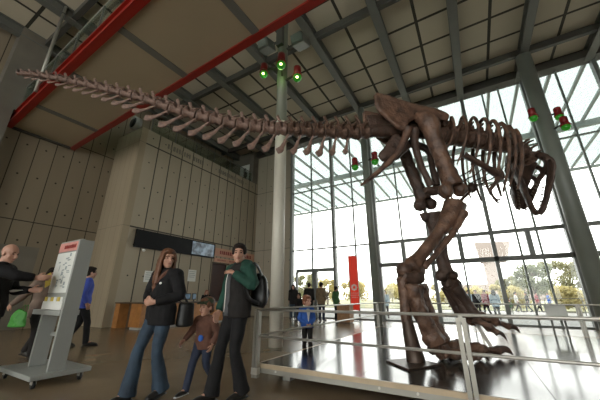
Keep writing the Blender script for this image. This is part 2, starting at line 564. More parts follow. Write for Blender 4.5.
# front wall of the concrete volume with a doorway (Y 11.35-12.55, up to z 2.9)
g.span((XB - 0.3, 6.5, 0), (XB, 11.35, 8.8))
g.span((XB - 0.3, 11.35, 2.9), (XB, 12.55, 8.8))
g.span((XB - 0.3, 12.55, 0), (XB, GY, 8.8))
g.span((XB - 0.3, 14.85, 8.8), (XB, GY + 0.1, CEIL))
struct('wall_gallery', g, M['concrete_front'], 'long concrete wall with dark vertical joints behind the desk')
struct('wall_far', MB().span((XB - 0.3, GY - 0.12, 0), (-9.5, GY + 0.15, CEIL)), M['concrete_far'], 'pale concrete wall strip between white column and glass')
struct('wall_right', MB().span((12, -12, 0), (12.3, GY + 0.15, CEIL)), M['concrete_plain'], 'concrete wall at the right end of the lobby')
g = MB()
g.span((XL - 0.3, -12.3, 0), (-13, -12, CEIL))
g.span((11, -12.3, 0), (12.3, -12, CEIL))
g.span((-13, -12.3, 9.5), (11, -12, CEIL))
struct('wall_back', g, M['concrete_plain'], 'concrete wall behind the viewer around the wide fill-light window')
# unseen window in the back wall, made wide to bring in fill light
w = tag(MB().span((-13, -12.2, 0), (11, -12.05, 0.12)).build('window_9', M['mullion']), 'unseen back wall window behind the viewer, widened for fill light', 'window', kind='structure')
for k in range(13):
    MB().span((-13 + 2 * k - 0.05, -12.22, 0.12), (-13 + 2 * k + 0.05, -12.05, 9.5)).build('mullion', M['mullion'], w)
MB().span((-13, -12.14, 0.12), (11, -12.12, 9.5)).build('pane', M['glass'], w)
# upper floor behind the parapet of the concrete volume
struct('wall_balcony', MB().span((XL, 6.5, 8.0), (XB - 0.3, GY - 0.12, 8.15)), M['concrete_dark'], 'upper floor slab behind the concrete parapet')
struct('trim_1', MB().span((XL + 0.02, 14.3, 8.15), (XB - 0.02, 14.84, CEIL)), M['concrete_dark'], 'dark end wall of the upper floor opening')
# pier on the left wall and door leaf zone low on it
struct('trim_2', MB().span((XL, 1.65, 0.0), (XL + 0.75, 2.2, CEIL)).span((XL, 2.2, 7.75), (XL + 0.75, 2.5, CEIL)), M['concrete_dark'], 'concrete pier on the left wall above the red bridge')
struct('door_2', MB().span((XL, 2.4, 0.0), (XL + 0.03, 4.35, 2.92)), M['concrete_plain'], 'wide flush grey service door low in the left wall')
# doorway in the gallery wall
d = tag(MB().span((XB - 0.22, 11.35, 0), (XB - 0.16, 12.55, 2.9)).build('door_1', M['door_dark']), 'dark red doorway under the salmon sign', 'door', kind='structure')
MB().span((XB - 0.25, 11.29, 0), (XB + 0.03, 11.35, 2.96)).span((XB - 0.25, 12.55, 0), (XB + 0.03, 12.61, 2.96)).span((XB - 0.25, 11.35, 2.9), (XB + 0.03, 12.55, 2.96)).build('door_frame', M['wood_dark'], d)
MB().span((XB - 0.16, 12.38, 0.95), (XB - 0.1, 12.42, 1.25)).build('handle', M['chrome'], d)

# ceiling beams (along the depth and across)
n = 3
for k in range(-5, 6):
    x = -1.54 + 2.47 * k
    b = MB().span((x - 0.15, -11.9, CEIL - 0.42), (x + 0.15, GY - 0.15, CEIL - 0.38)).span((x - 0.15, -11.9, CEIL - 0.04), (x + 0.15, GY - 0.15, CEIL)).span((x - 0.03, -11.9, CEIL - 0.38), (x + 0.03, GY - 0.15, CEIL - 0.04))
    struct('trim_%d' % n, b, M['steel_grey'], 'grey steel ceiling beam running toward the glass wall')
    n += 1
for y in (-8.0, -3.0, 2.45, 7.9, 13.15):
    b = MB().span((XL, y - 0.09, CEIL - 0.3), (12, y + 0.09, CEIL))
    struct('trim_%d' % n, b, M['steel_dark'], 'dark cross beam under the ceiling panels')
    n += 1
struct('trim_%d' % n, MB().span((XL, GY - 0.45, CEIL - 0.38), (12, GY + 0.1, CEIL + 0.3)), M['steel_dark'], 'dark ceiling edge beam above the glass wall')
n += 1

# glass wall: one window per bay
xs = [-9.5, -6.6, -4.1, -1.57, 0.96, 3.5, 6.03, 8.56, 12.0]
win_lab = ['glass bay with the double doors beside the concrete wall', 'glass bay behind the red banner', 'glass bay right of the far column',
           'glass bay behind the dinosaur leg', 'glass bay behind the dinosaur chest', 'glass bay left of the thick right column',
           'glass bay at the right edge of the photo', 'glass bay beyond the right edge']
for i in range(8):
    x0, x1 = xs[i], xs[i + 1]
    wn = tag(MB().span((x0 - 0.075, GY - 0.14, 0), (x0 + 0.075, GY + 0.14, CEIL - 0.1)).build('window_%d' % (i + 1), M['mullion']), win_lab[i], 'window', kind='structure')
    xm = (x0 + x1) / 2
    thin = [xm] if i != 4 else [1.87, 2.55]
    for t in thin:
        zb = 2.65 if i >= 2 else (2.57 if i == 0 else 0)
        MB().span((t - 0.035, GY - 0.05, 0), (t + 0.035, GY + 0.05, CEIL - 0.1)).build('mullion', M['canopy_steel'], wn)
    MB().span((x0 + 0.075, GY - 0.012, 0.05), (x1 - 0.075, GY + 0.012, CEIL - 0.1)).build('pane', M['glass'], wn)
    heavy = 0.075 if i >= 2 else 0.03
    MB().span((x0, GY - 0.08, 3.8 - heavy), (x1, GY + 0.08, 3.8 + heavy)).build('transom', M['mullion'], wn)
    if i >= 2:
        MB().span((x0, GY - 0.14, 2.56), (x1, GY + 0.14, 2.74)).build('transom', M['steel_grey'], wn)
        MB().span((xm - 0.09, GY - 0.12, 2.74), (xm + 0.09, GY + 0.12, 3.74)).build('post', M['mullion'], wn)
    if i == 0:
        MB().span((x0 + 0.37, GY - 0.1, 2.48), (x1, GY + 0.1, 2.66)).build('door_head', M['mullion'], wn)
        for t in (-9.13, -7.93, -7.8, -6.66):
            MB().span((t - 0.04, GY - 0.1, 0), (t + 0.04, GY + 0.1, 2.48)).build('door_stile', M['mullion'], wn)
    MB().span((x0, GY - 0.06, 7.55), (x1, GY + 0.06, 7.6)).build('transom', M['canopy_steel'], wn)
    MB().span((x0, GY - 0.08, 0), (x1, GY + 0.08, 0.07)).build('sill', M['mullion'], wn)

# outdoor canopy with solar-cell glass
cz = 11.2
cp = thing('glass_canopy', 'pale glass canopy with steel ribs outside the glass wall', 'canopy', (0, GY + 6, cz))
for k in range(-20, 17):
    x = 1.0 + 1.23 * k
    MB().span((x - 0.06, GY + 0.15, cz - 0.12), (x + 0.06, 29.7, cz + 0.02)).build('rib', M['canopy_steel'], cp)
MB().span((-24, GY + 0.15, cz + 0.02), (22, 29.7, cz + 0.05)).build('glazing', M['pv_glass'], cp)
for y, h in ((21.2, 0.36), (29.6, 0.2)):
    MB().span((-24, y - 0.12, cz - 0.12 - h), (22, y + 0.12, cz - 0.12)).build('cross_beam', M['canopy_steel'], cp)
for x in (-20.0, 20.0):
    MB().tube([(x, 29.4, -0.2), (x, 29.4, cz - 0.3)], 0.13, seg=16, sub=1).build('post', M['canopy_steel'], cp, True)
for o in [c for c in COL.objects if c.parent == cp]:
    o.location = -cp.location

# ground outside
struct('ground', MB().span((-90, GY + 0.15, -0.4), (120, 400, -0.2)), M['pave'], 'pale paving outside the glass wall')
struct('trim_%d' % n, MB().span((-60, 36, -0.2), (110, 150, -0.14)), M['lawn'], 'pale lawn beyond the paving')
n += 1

# ================================================================== BRIDGE
bz, by0, by1, bx1 = 7.3, 2.36, 4.44, 11.6
br = thing('footbridge', 'overhead footbridge with beige underside and red edge beams', 'footbridge', (XL, 3.2, bz))
MB().span((XL + 0.02, by0 + 0.1, bz + 0.05), (bx1, by1 - 0.1, bz + 0.3)).build('soffit', M['soffit'], br)
for k in range(1, 10):
    x = XL + 2.75 * k - 0.2
    MB().span((x - 0.11, by0 + 0.1, bz + 0.02), (x + 0.11, by1 - 0.1, bz + 0.06)).build('soffit_joint', M['soffit_joint'], br)
for yy in (by0, by1):
    MB().span((XL + 0.02, yy - 0.1, bz), (bx1, yy + 0.1, bz + 0.045)).span((XL + 0.02, yy - 0.1, bz + 0.36), (bx1, yy + 0.1, bz + 0.4)).span((XL + 0.02, yy - 0.03, bz + 0.045), (bx1, yy + 0.03, bz + 0.36)).build('edge_beam', M['red_beam'], br)
MB().span((XL + 0.02, by0 + 0.1, bz - 0.02), (XL + 0.16, by1 - 0.1, bz + 0.3)).build('end_beam', M['steel_dark'], br)
for yy in (by0, by1):
    for k in range(0, 16):
        x0 = XL + 0.5 + 1.6 * k
        MB().span((x0 + 0.03, yy - 0.01, bz + 0.45), (x0 + 1.57, yy + 0.01, bz + 1.5)).build('glass_panel', M['rail_glass'], br)
        MB().span((x0 - 0.02, yy - 0.025, bz + 0.4), (x0 + 0.02, yy + 0.025, bz + 1.5)).build('baluster', M['steel_grey'], br)
    MB().tube([(XL + 0.4, yy, bz + 1.53), (bx1, yy, bz + 1.53)], 0.025, seg=8, sub=1).build('handrail', M['chrome'], br, True)
MB().tube([(-11.2, by0 - 0.15, bz + 0.1), (-11.3, by0 - 0.15, CEIL - 0.02)], 0.05, seg=10, sub=1).build('hanger', M['post_steel'], br, True)

br.rotation_euler = (0, 0, R(-1.7))
# rail and poster on the upper floor
ub = thing('balcony_railing', 'glass balcony railing on top of the concrete wall', 'railing', (XB - 0.15, 10, 8.8))
for k in range(6):
    y0 = 6.7 + 1.36 * k
    MB().span((XB - 0.16, y0 + 0.03, 8.84), (XB - 0.14, y0 + 1.33, 9.5)).build('glass_panel', M['rail_glass'], ub)
    MB().span((XB - 0.17, y0 - 0.02, 8.8), (XB - 0.13, y0 + 0.02, 9.55)).build('post', M['steel_grey'], ub)
MB().tube([(XB - 0.15, 6.6, 9.57), (XB - 0.15, 14.25, 9.57)], 0.025, seg=8, sub=1).build('handrail', M['steel_grey'], ub, True)
po = thing('wall_poster', 'white poster with a black figure shape on the upper floor wall', 'poster', (-13.1, 14.28, 8.9))
MB().span((-13.65, 14.26, 8.95), (-12.78, 14.295, 10.3)).build('sheet', M['paper'], po)
MB().tube([(-13.2, 14.255, 9.1), (-13.1, 14.255, 9.5), (-13.18, 14.255, 9.8)], [(0.12, 0.005), (0.17, 0.005), (0.06, 0.005)], side=(1, 0, 0)).ell((-13.16, 14.255, 9.96), (0.09, 0.005, 0.1)).build('figure_print', M['ink'], po)
rs = thing('round_loudspeaker', 'round black loudspeaker with pale rim on concrete wall corner', 'loudspeaker', (XB - 0.3, 6.3, 8.8))
MB().tube([(XB - 0.62, 6.3, 8.8), (XB - 0.62, 6.3, 8.95)], 0.04, sub=1).build('bracket', M['steel_grey'], rs)
MB().tube([(XB - 0.62, 6.02, 9.15), (XB - 0.62, 6.3, 9.18)], [0.33, 0.3], seg=24, sub=1).build('housing', M['speaker_grey'], rs, True)
MB().tube([(XB - 0.62, 6.0, 9.15), (XB - 0.62, 6.02, 9.15)], 0.27, seg=24, sub=1).build('cone', M['black'], rs, True)

# ================================================================== COLUMNS AND LAMPS
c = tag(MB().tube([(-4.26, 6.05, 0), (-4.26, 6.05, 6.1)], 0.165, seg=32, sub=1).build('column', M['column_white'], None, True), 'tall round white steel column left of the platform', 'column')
MB().tube([(-4.26, 6.05, 6.1), (-4.26, 6.05, CEIL - 0.4)], 0.163, seg=32, sub=1).build('shaft', M['column_glow_tint'], c, True)  # upper part of the same column, tinted for the lamp glow
MB().span((-4.36, 5.78, 8.95), (-4.12, 5.9, 9.75)).build('junction_box', M['steel_dark'], c)
c = tag(MB().tube([(-3.82, 13.0, 0), (-3.82, 13.0, CEIL - 0.4)], 0.17, seg=32, sub=1).build('column', M['column_green'], None, True), 'slender grey column right of the red banner', 'column')
c = tag(MB().tube([(3.37, 13.1, 0.0), (3.37, 13.1, CEIL - 0.4)], 0.27, seg=32, sub=1).build('column', M['column_green'], None, True), 'thick grey column just right of the dinosaur head', 'column')


def spotlight(loc, tgt, label, group, sc=1.0, lit=True):
    """red can with a green lens, on an arm from the column axis"""
    L0 = V(loc)
    t = thing('spotlight', label, 'spotlight', loc, group)
    ax = V((tgt[0] - loc[0], tgt[1] - loc[1], 0))
    ax.normalize()
    end = V((tgt[0], tgt[1], loc[2] + 0.12 * sc)) - ax * 0.16
    MB().bar(L0 + V((0, 0, 0.12 * sc)), end, 0.05, 0.05).build('arm', M['steel_dark'], t)
    MB().tube([L0 + V((0, 0, 0.36)) * sc, L0 + V((0, 0, 0.33)) * sc, L0 + V((0, 0, 0.05)) * sc], [0.09 * sc, 0.115 * sc, 0.115 * sc], seg=20, sub=1).build('housing', M['red_lamp'], t, True)
    MB().tube([L0 + V((0, 0, 0.06)) * sc, L0 + V((0, 0, 0.01)) * sc], [0.145 * sc, 0.15 * sc], seg=20, sub=1).build('collar', M['red_lamp'], t, True)
    ln = MB().ell(L0 + V((0, 0, -0.05)) * sc, (0.135 * sc, 0.135 * sc, 0.13 * sc), seg=20).build('lens', M['lamp_green'], t, True)
    if lit:
        MB().ell(L0 + V((0.04 * ax.x * 0 + 0.045, -0.085, -0.115)) * sc, (0.045 * sc, 0.045 * sc, 0.035 * sc), seg=12).build('bulb', M['lamp_core'], ln, True)
    return t


spotlight((-4.87, 5.85, 8.12), (-4.26, 6.05), 'red spotlight with green lens, leftmost of three on the white column', 'red spotlights on the columns')
spotlight((-3.85, 5.4, 7.62), (-4.26, 6.05), 'red spotlight with green lens, top middle one on the white column', 'red spotlights on the columns')
spotlight((-3.63, 5.95, 7.48), (-4.26, 6.05), 'red spotlight with green lens, rightmost and lowest on the white column', 'red spotlights on the columns')
spotlight((-4.35, 12.9, 7.5), (-3.82, 13.0), 'small red spotlight left of the far grey column', 'red spotlights on the columns', 1.3, False)
spotlight((-3.3, 12.9, 7.55), (-3.82, 13.0), 'small red spotlight right of the far grey column', 'red spotlights on the columns', 1.3, False)
spotlight((2.98, 12.6, 7.66), (3.37, 13.1), 'red spotlight above the dinosaur neck, left of the column', 'red spotlights on the columns', 1.05, False)
spotlight((3.86, 13.15, 7.73), (3.37, 13.1), 'red spotlight right of the column near the dinosaur head, upper one', 'red spotlights on the columns', 1.05, False)
spotlight((3.78, 12.6, 7.0), (3.37, 13.1), 'red spotlight right of the column near the dinosaur head, lower one', 'red spotlights on the columns', 1.05, False)
# the green light those lamps throw on the white column
for q in ((-4.0, 5.55, 7.8), (-4.8, 5.85, 8.0)):
    ld = bpy.data.lights.new('green_spot', 'POINT')
    ld.energy = 3
    ld.color = (0.45, 1.0, 0.2)
    ld.shadow_soft_size = 0.1
    lo = bpy.data.objects.new('green_spot', ld)
    lo.location = V(q) + V((0, 0, -0.3))
    COL.objects.link(lo)
for loc, lab in (((-4.85, 5.9, 9.3), 'grey box loudspeaker left of the white column top'), ((-3.5, 5.9, 8.75), 'grey box loudspeaker right of the white column top')):
    t = thing('loudspeaker', lab, 'loudspeaker', loc, 'box loudspeakers on the white column')
    MB().box(loc, (0.42, 0.5, 0.34), Matrix.Rotation(0.35, 3, 'X'), 0.03).build('cabinet', M['steel_grey'], t)
    MB().bar((loc[0], loc[1] + 0.1, loc[2] + 0.05), (-4.26 + (0.15 if loc[0] > -4 else -0.15), 6.05, loc[2] + 0.15), 0.05, 0.06).build('bracket', M['steel_dark'], t)
    MB().box((loc[0], loc[1] - 0.262, loc[2] - 0.09), (0.34, 0.02, 0.26), Matrix.Rotation(0.35, 3, 'X')).build('grille', M['steel_grey'], t)

# ================================================================== PLATFORM AND RAILING
px0, px1, py0, py1, pz = -2.83, 6.9, 3.56, 9.6, 0.22
pf = thing('display_platform', 'low glossy dark platform with pale trim under the dinosaur', 'platform', (2, 6.5, 0))
for i, (xa, xb) in enumerate(((px0 + 0.03, -1.35), (-1.35, 0.45), (0.45, 2.25), (2.25, 4.05), (4.05, px1 - 0.03))):
    MB().span((xa + 0.003, py0 + 0.03, pz - 0.03), (xb - 0.003, py1 - 0.03, pz)).build('deck_panel', M['deck'], pf)
MB().span((px0, py0, pz - 0.05), (px1, py0 + 0.03, pz + 0.003)).span((px0, py1 - 0.03, pz - 0.028), (px1, py1, pz + 0.003)).span((px0, py0 + 0.03, pz - 0.05), (px0 + 0.03, py1 - 0.03, pz + 0.003)).span((px1 - 0.03, py0 + 0.03, pz - 0.028), (px1, py1 - 0.03, pz + 0.003)).build('edge_trim', M['deck_trim'], pf)
MB().span((px0 + 0.01, py0 + 0.01, pz - 0.11), (px1 - 0.01, py0 + 0.05, pz - 0.03)).span((px0 + 0.01, py1 - 0.05, pz - 0.11), (px1 - 0.01, py1 - 0.01, pz - 0.03)).span((px0 + 0.01, py0 + 0.05, pz - 0.11), (px0 + 0.05, py1 - 0.05, pz - 0.03)).span((px1 - 0.05, py0 + 0.05, pz - 0.11), (px1 - 0.01, py1 - 0.05, pz - 0.03)).build('fascia', M['fascia'], pf)
MB().span((px0 + 0.06, py0 + 0.06, pz - 0.1), (px1 - 0.06, py1 - 0.06, pz - 0.032)).build('frame', M['steel_dark'], pf)
for x in (px0 + 0.35, 0.0, 2.4, 4.8, px1 - 0.3):
    for y in (py0 + 0.3, (py0 + py1) / 2, py1 - 0.3):
        MB().span((x - 0.06, y - 0.06, 0), (x + 0.06, y + 0.06, pz - 0.1)).build('leg', M['fascia'], pf)
for x in (-2.5, -1.1, -0.7, 0.6, 1.6, 2.8):
    MB().tube([(x, py0 + 0.012, pz - 0.07), (x, py0 + 0.0, pz - 0.07)], 0.014, seg=10, sub=1).build('bolt', M['chrome'], pf)

rl = thing('guard_railing', 'steel guard railing with two bars around the dinosaur platform', 'railing', (-2.8, 3.4, 0.1))


def post(x, y, nx, ny):
    o = MB()
    for s in (-0.026, 0.026):
        if ny:      # rail runs along x
            o.span((x + s - 0.02, y - 0.03, 0.06), (x + s + 0.02, y + 0.03, 0.9))
        else:
            o.span((x - 0.03, y + s - 0.02, 0.06), (x + 0.03, y + s + 0.02, 0.9))
    o.span((x - 0.02, y - 0.02, 0.86), (x + 0.02, y + 0.02, 0.92))
    p = o.build('post', M['post_steel'], rl)
    MB().span((x - 0.05, y - 0.035, 0.1), (x + 0.05, y + 0.035, 0.18)).build('bracket', M['chrome'], p)
    return p


rz = (0.925, 0.575)
fy, lx, byy = py0 - 0.05, px0 + 0.0, py1 + 0.05
for k in range(5):
    post(-0.19 + 2.5 * (k - 1) if k else lx + 0.03, fy, 0, 1)
for k in range(1, 5):
    post(-0.4 + 2.42 * (k - 1), byy, 0, 1)
post(lx, 5.9 + 3.7, 1, 0)
post(px1 + 0.04, (py0 + py1) / 2, 1, 0)
for z in rz:
    MB().tube([(lx, fy, z), (px1 + 0.05, fy, z)], 0.0155, seg=10, sub=1).build('rail', M['chrome'], rl, True)
    MB().tube([(lx, fy, z), (lx, byy, z)], 0.0155, seg=10, sub=1).build('rail', M['chrome'], rl, True)
    MB().tube([(lx, byy, z), (px1 + 0.05, byy, z)], 0.0155, seg=10, sub=1).build('rail', M['chrome'], rl, True)
    MB().tube([(px1 + 0.05, fy, z), (px1 + 0.05, byy, z)], 0.0155, seg=10, sub=1).build('rail', M['chrome'], rl, True)
ip = thing('information_panel', 'grey tilted information panel behind the far platform railing', 'panel', (1.3, 9.95, 0.1))
MB().box((1.63, 9.9, 0.76), (0.42, 0.04, 0.34), Matrix.Rotation(-0.3, 3, 'X'), 0.008).build('board', M['paper'], ip)
for x in (1.5, 1.76):
    MB().bar((x, 9.94, 0), (x, 9.93, 0.7), 0.04, 0.04).build('leg', M['steel_grey'], ip)

# ================================================================== DINOSAUR
AZ = R(48)
DD = V((math.sin(AZ), math.cos(AZ), 0))     # direction the body points
LL = V((-DD.y, DD.x, 0))                    # the animal's left
P0 = V((-0.1, 6.2, 0))
UZ = V((0, 0, 1))


def sag(x, y, off=0.0):
    """point of the body plane (shifted sideways by off) seen along a line of sight"""
    d = ray(x, y)
    t = (P0.dot(LL) + off) / (d.x * LL.x + d.y * LL.y)
    return C0 + d * t


dino = thing('dinosaur_skeleton', 'mounted brown fossil skeleton of a two-legged dinosaur striding on the platform', 'skeleton', (P0.x, P0.y, pz))


def bone(name, chains, mat='bone', voxel=0.03, relax=2, jitter=0.012, js=7.0, extra=None, parent=None):
    m = MB()
    for pts, rads in chains:
        m.tube(pts, rads, seg=12, sub=4)
    for c, r in (extra or []):
        m.ell(c, r if isinstance(r, (tuple, list)) else (r, r, r))
    return m.build(name, M[mat], parent or dino, voxel=voxel, relax=relax, jitter=jitter, jscale=js)


# ---- vertebrae: prototypes, length 1 along x (towards the head)
def vert_mesh(kind):
    m = MB()
    m.tube([(-0.5, 0, 0), (-0.42, 0, 0), (0, 0, 0), (0.42, 0, 0), (0.5, 0, 0)], [0.36, 0.42, 0.3, 0.42, 0.36], seg=14, sub=2, side=(0, 0, 1))
    if kind == 'tail':
        m.tube([(0.1, 0, 0.2), (0.0, 0, 0.55), (-0.2, 0, 0.95), (-0.3, 0, 1.15)], [(0.12, 0.2), (0.09, 0.13), (0.08, 0.15), (0.07, 0.17)], side=(0, 1, 0))
        for s in (-1, 1):
            m.tube([(0, s * 0.2, 0.12), (-0.05, s * 0.6, 0.14), (-0.12, s * 0.85, 0.1)], [(0.08, 0.16), (0.06, 0.14), (0.05, 0.12)], side=(0, 0, 1))
            m.tube([(0.1, s * 0.15, 0.4), (0.45, s * 0.18, 0.6), (0.68, s * 0.17, 0.68)], [0.1, 0.09, 0.06])
            m.tube([(-0.1, s * 0.12, 0.42), (-0.45, s * 0.15, 0.5)], [0.1, 0.08], sub=1)
    else:
        m.tube([(-0.5, 0, 0), (-0.42, 0, 0), (0, 0, 0), (0.42, 0, 0), (0.5, 0, 0)], [0.43, 0.48, 0.4, 0.48, 0.43], seg=14, sub=2, side=(0, 0, 1))
        m.tube([(0.05, 0, 0.3), (0.0, 0, 0.6), (-0.05, 0, 0.85), (-0.05, 0, 1.0)], [(0.16, 0.24), (0.1, 0.24), (0.09, 0.28), (0.1, 0.3)], side=(0, 1, 0))
        for s in (-1, 1):
            m.tube([(0, s * 0.2, 0.4), (-0.05, s * 0.5, 0.56), (-0.1, s * 0.75, 0.6)], [(0.1, 0.2), (0.08, 0.16), (0.06, 0.13)], side=(0, 0, 1))
            m.tube([(0.05, s * 0.15, 0.5), (0.5, s * 0.2, 0.6)], [0.12, 0.09], sub=1)
            m.tube([(-0.05, s * 0.15, 0.5), (-0.5, s * 0.18, 0.55)], [0.12, 0.09], sub=1)
    return m


vt = vert_mesh('tail').build('vertebra', M['bone_lit'], dino, voxel=0.05, relax=2, jitter=0.03, jscale=3.0)
vd = vert_mesh('dorsal').build('vertebra', M['bone'], dino, voxel=0.05, relax=2, jitter=0.03, jscale=3.0)
vs = vert_mesh('tail').build('vertebra', M['bone'], dino, voxel=0.05, relax=2, jitter=0.03, jscale=3.0)
# chevron, unit length pointing down -z, paddle end swept back
mc = MB()
for s in (-1, 1):
    mc.tube([(0.05, s * 0.12, 0), (0, s * 0.06, -0.2), (-0.02, 0, -0.35)], [0.05, 0.05, 0.06])
mc.tube([(-0.02, 0, -0.3), (-0.04, 0, -0.6), (-0.1, 0, -0.85), (-0.22, 0, -0.98)], [(0.06, 0.08), (0.055, 0.095), (0.09, 0.165), (0.075, 0.15)], side=(0, 1, 0))
vc = mc.build('chevron', M['bone_lit'], dino, voxel=0.03, relax=2, jitter=0.012, jscale=6.0)
used = {'vt': False, 'vd': False, 'vs': False, 'vc': False}
PROTO = {'vt': vt, 'vd': vd, 'vs': vs, 'vc': vc}


def put(key, parent, mw):
    o = PROTO[key]
    if used[key]:
        o = o.copy()
        COL.objects.link(o)
    used[key] = True
    o.parent = parent
    base = Matrix.Translation(dino.location)
    o.matrix_local = base.inverted() @ mw
    return o


def frame(p, t, up=UZ, s=(1, 1, 1)):
    t = t.normalized()
    y = up.cross(t).normalized()
    z = t.cross(y)
    return Matrix(((t.x * s[0], y.x * s[1], z.x * s[2], p.x), (t.y * s[0], y.y * s[1], z.y * s[2], p.y), (t.z * s[0], y.z * s[1], z.z * s[2], p.z), (0, 0, 0, 1)))


tail_px = [(17, 73), (38, 75.5), (60, 79), (80, 83.5), (100, 88), (125, 94), (150, 101), (175, 110), (200, 116.5), (225, 122), (250, 126.5), (275, 129.5), (300, 131), (325, 132), (350, 133), (372, 132)]
tail_w = [sag(*q) for q in tail_px]
tp, _ = smooth_path(tail_w, [0.1] * len(tail_w), 12)
cum = [0.0]
for a, b in zip(tp[:-1], tp[1:]):
    cum.append(cum[-1] + (b - a).length)


def on_tail(s):
    s = max(0, min(cum[-1], s))
    for i in range(len(cum) - 1):
        if cum[i + 1] >= s:
            f = (s - cum[i]) / max(1e-6, cum[i + 1] - cum[i])
            return tp[i].lerp(tp[i + 1], f), (tp[min(len(tp) - 1, i + 3)] - tp[max(0, i - 3)]).normalized()
    return tp[-1], (tp[-1] - tp[-4]).normalized()


s = 0.0
nv = 0
while True:
    u = s / cum[-1]
    L = 0.115 + 0.125 * min(1, u * 2.6)
    if s + L > cum[-1] + 0.1:
        break
    p, t = on_tail(s + L / 2)
    wd = 0.1 + 0.26 * min(1, u * 1.05) ** 0.75      # cross-size
    if u < 0.72:
        v = put('vt', dino, frame(p, t, s=(L * 0.95, wd * 0.95, wd * (0.8 + 0.15 * u))))
    else:
        v = put('vs', dino, frame(p, t, s=(L * 0.95, wd * 1.05, wd * (0.9 + 0.45 * (u - 0.72)))))
    if u > 0.03:
        cl = (0.09 + 0.36 * min(1, u * 2.4)) * (1.0 if u < 0.8 else 1.15 - (u - 0.8) * 2.6)
        if u < 0.93:
            ang = R(62 - 52 * min(1, u * 1.15))     # sweep back towards the tip
            rot = Matrix.Rotation(ang, 4, 'Y')
            k = max(cl * 0.93, 0.08)
            loc = Matrix.Translation((-0.5 * L, 0, -wd * 0.32))
            mw = frame(p, t) @ loc @ rot @ Matrix.Diagonal((k, k * 0.75, k, 1))
            put('vc', dino, mw)
    s += L
    nv += 1

# sacrum: fused row between the hip blades
sac = [sag(x, y) for x, y in ((368, 132), (390, 131), (412, 131), (435, 134), (452, 137))]
bone('sacrum', [(sac, [0.12, 0.14, 0.15, 0.14, 0.13]), ([q + UZ * 0.28 for q in sac], [(0.14, 0.04)] * 5)], 'bone_dark')

# trunk and neck
dor_px = [(432, 135), (450, 137), (470, 139.5), (490, 143), (508, 147), (520, 151)]
dor = [sag(*q) for q in dor_px]
occ = sag(528, 159, 0.2)
nk = [dor[-1].lerp(occ, 0.35) + UZ * 0.07, dor[-1].lerp(occ, 0.7) + UZ * 0.06, occ]
bp_, _ = smooth_path(dor + nk, [0.1] * (len(dor) + len(nk)), 10)
cum = [0.0]
for a, b in zip(bp_[:-1], bp_[1:]):
    cum.append(cum[-1] + (b - a).length)
tp = bp_
s = 0.0
ribs = []
i = 0
while s < cum[-1] - 0.05:
    L = 0.235 if s < 2.0 else 0.19
    p, t = on_tail(s + L / 2)
    w = 0.42 if s < 1.6 else 0.36
    put('vd', dino, frame(p, t, s=(L * 0.98, w, w * (0.92 if s < 1.6 else 0.75))))
    if s < 2.05 and i >= 1:
        ribs.append((p, t, i))
    s += L
    i += 1
nr = len(ribs)
for p, t, k in ribs:
    u = (k - 1) / max(1, nr - 1)                    # 0 at the hip, 1 at the shoulder
    ln = 0.45 + 0.85 * math.sin(min(1, u * 1.25 + 0.12) * 1.5) * (1 if u < 0.85 else 0.8)
    hw = 0.3 + 0.2 * math.sin(u * 2.6 + 0.4)
    th = t.copy()
    th.z = 0
    th.normalize()
    ll = UZ.cross(th)
    for sd in (-1, 1):
        q = [(0.0, 0.10, 0.1), (0.0, 0.2, 0.27), (-0.04, hw * 0.75, 0.3), (-0.1, hw, 0.08), (-0.17, hw * 1.08, -0.25 * ln), (-0.26, hw * 0.95, -0.62 * ln), (-0.36, hw * 0.6, -ln)]
        pts = [p + th * a + ll * (sd * b) + UZ * c for a, b, c in q]
        r0 = 0.026 + 0.014 * u
        bone('rib', [(pts, [r0 * 1.1, r0 * 1.2, r0 * 1.2, r0 * 1.15, r0, r0 * 0.9, r0 * 0.6])], 'bone', voxel=0.0 or 0.014, relax=2, jitter=0.004)
# belly ribs
for k in range(5):
    c = sag(462 + 8 * k, 176 + 2 * k)
    pts = [c + DD * 0.1 - LL * 0.42 + UZ * 0.2, c - LL * 0.22 + UZ * 0.02, c - DD * 0.03, c + LL * 0.22 + UZ * 0.02, c + DD * 0.1 + LL * 0.42 + UZ * 0.2]
    bone('belly_rib', [(pts, [0.008, 0.014, 0.016, 0.014, 0.008])], 'bone_dark', voxel=0.01, relax=1, jitter=0.002)

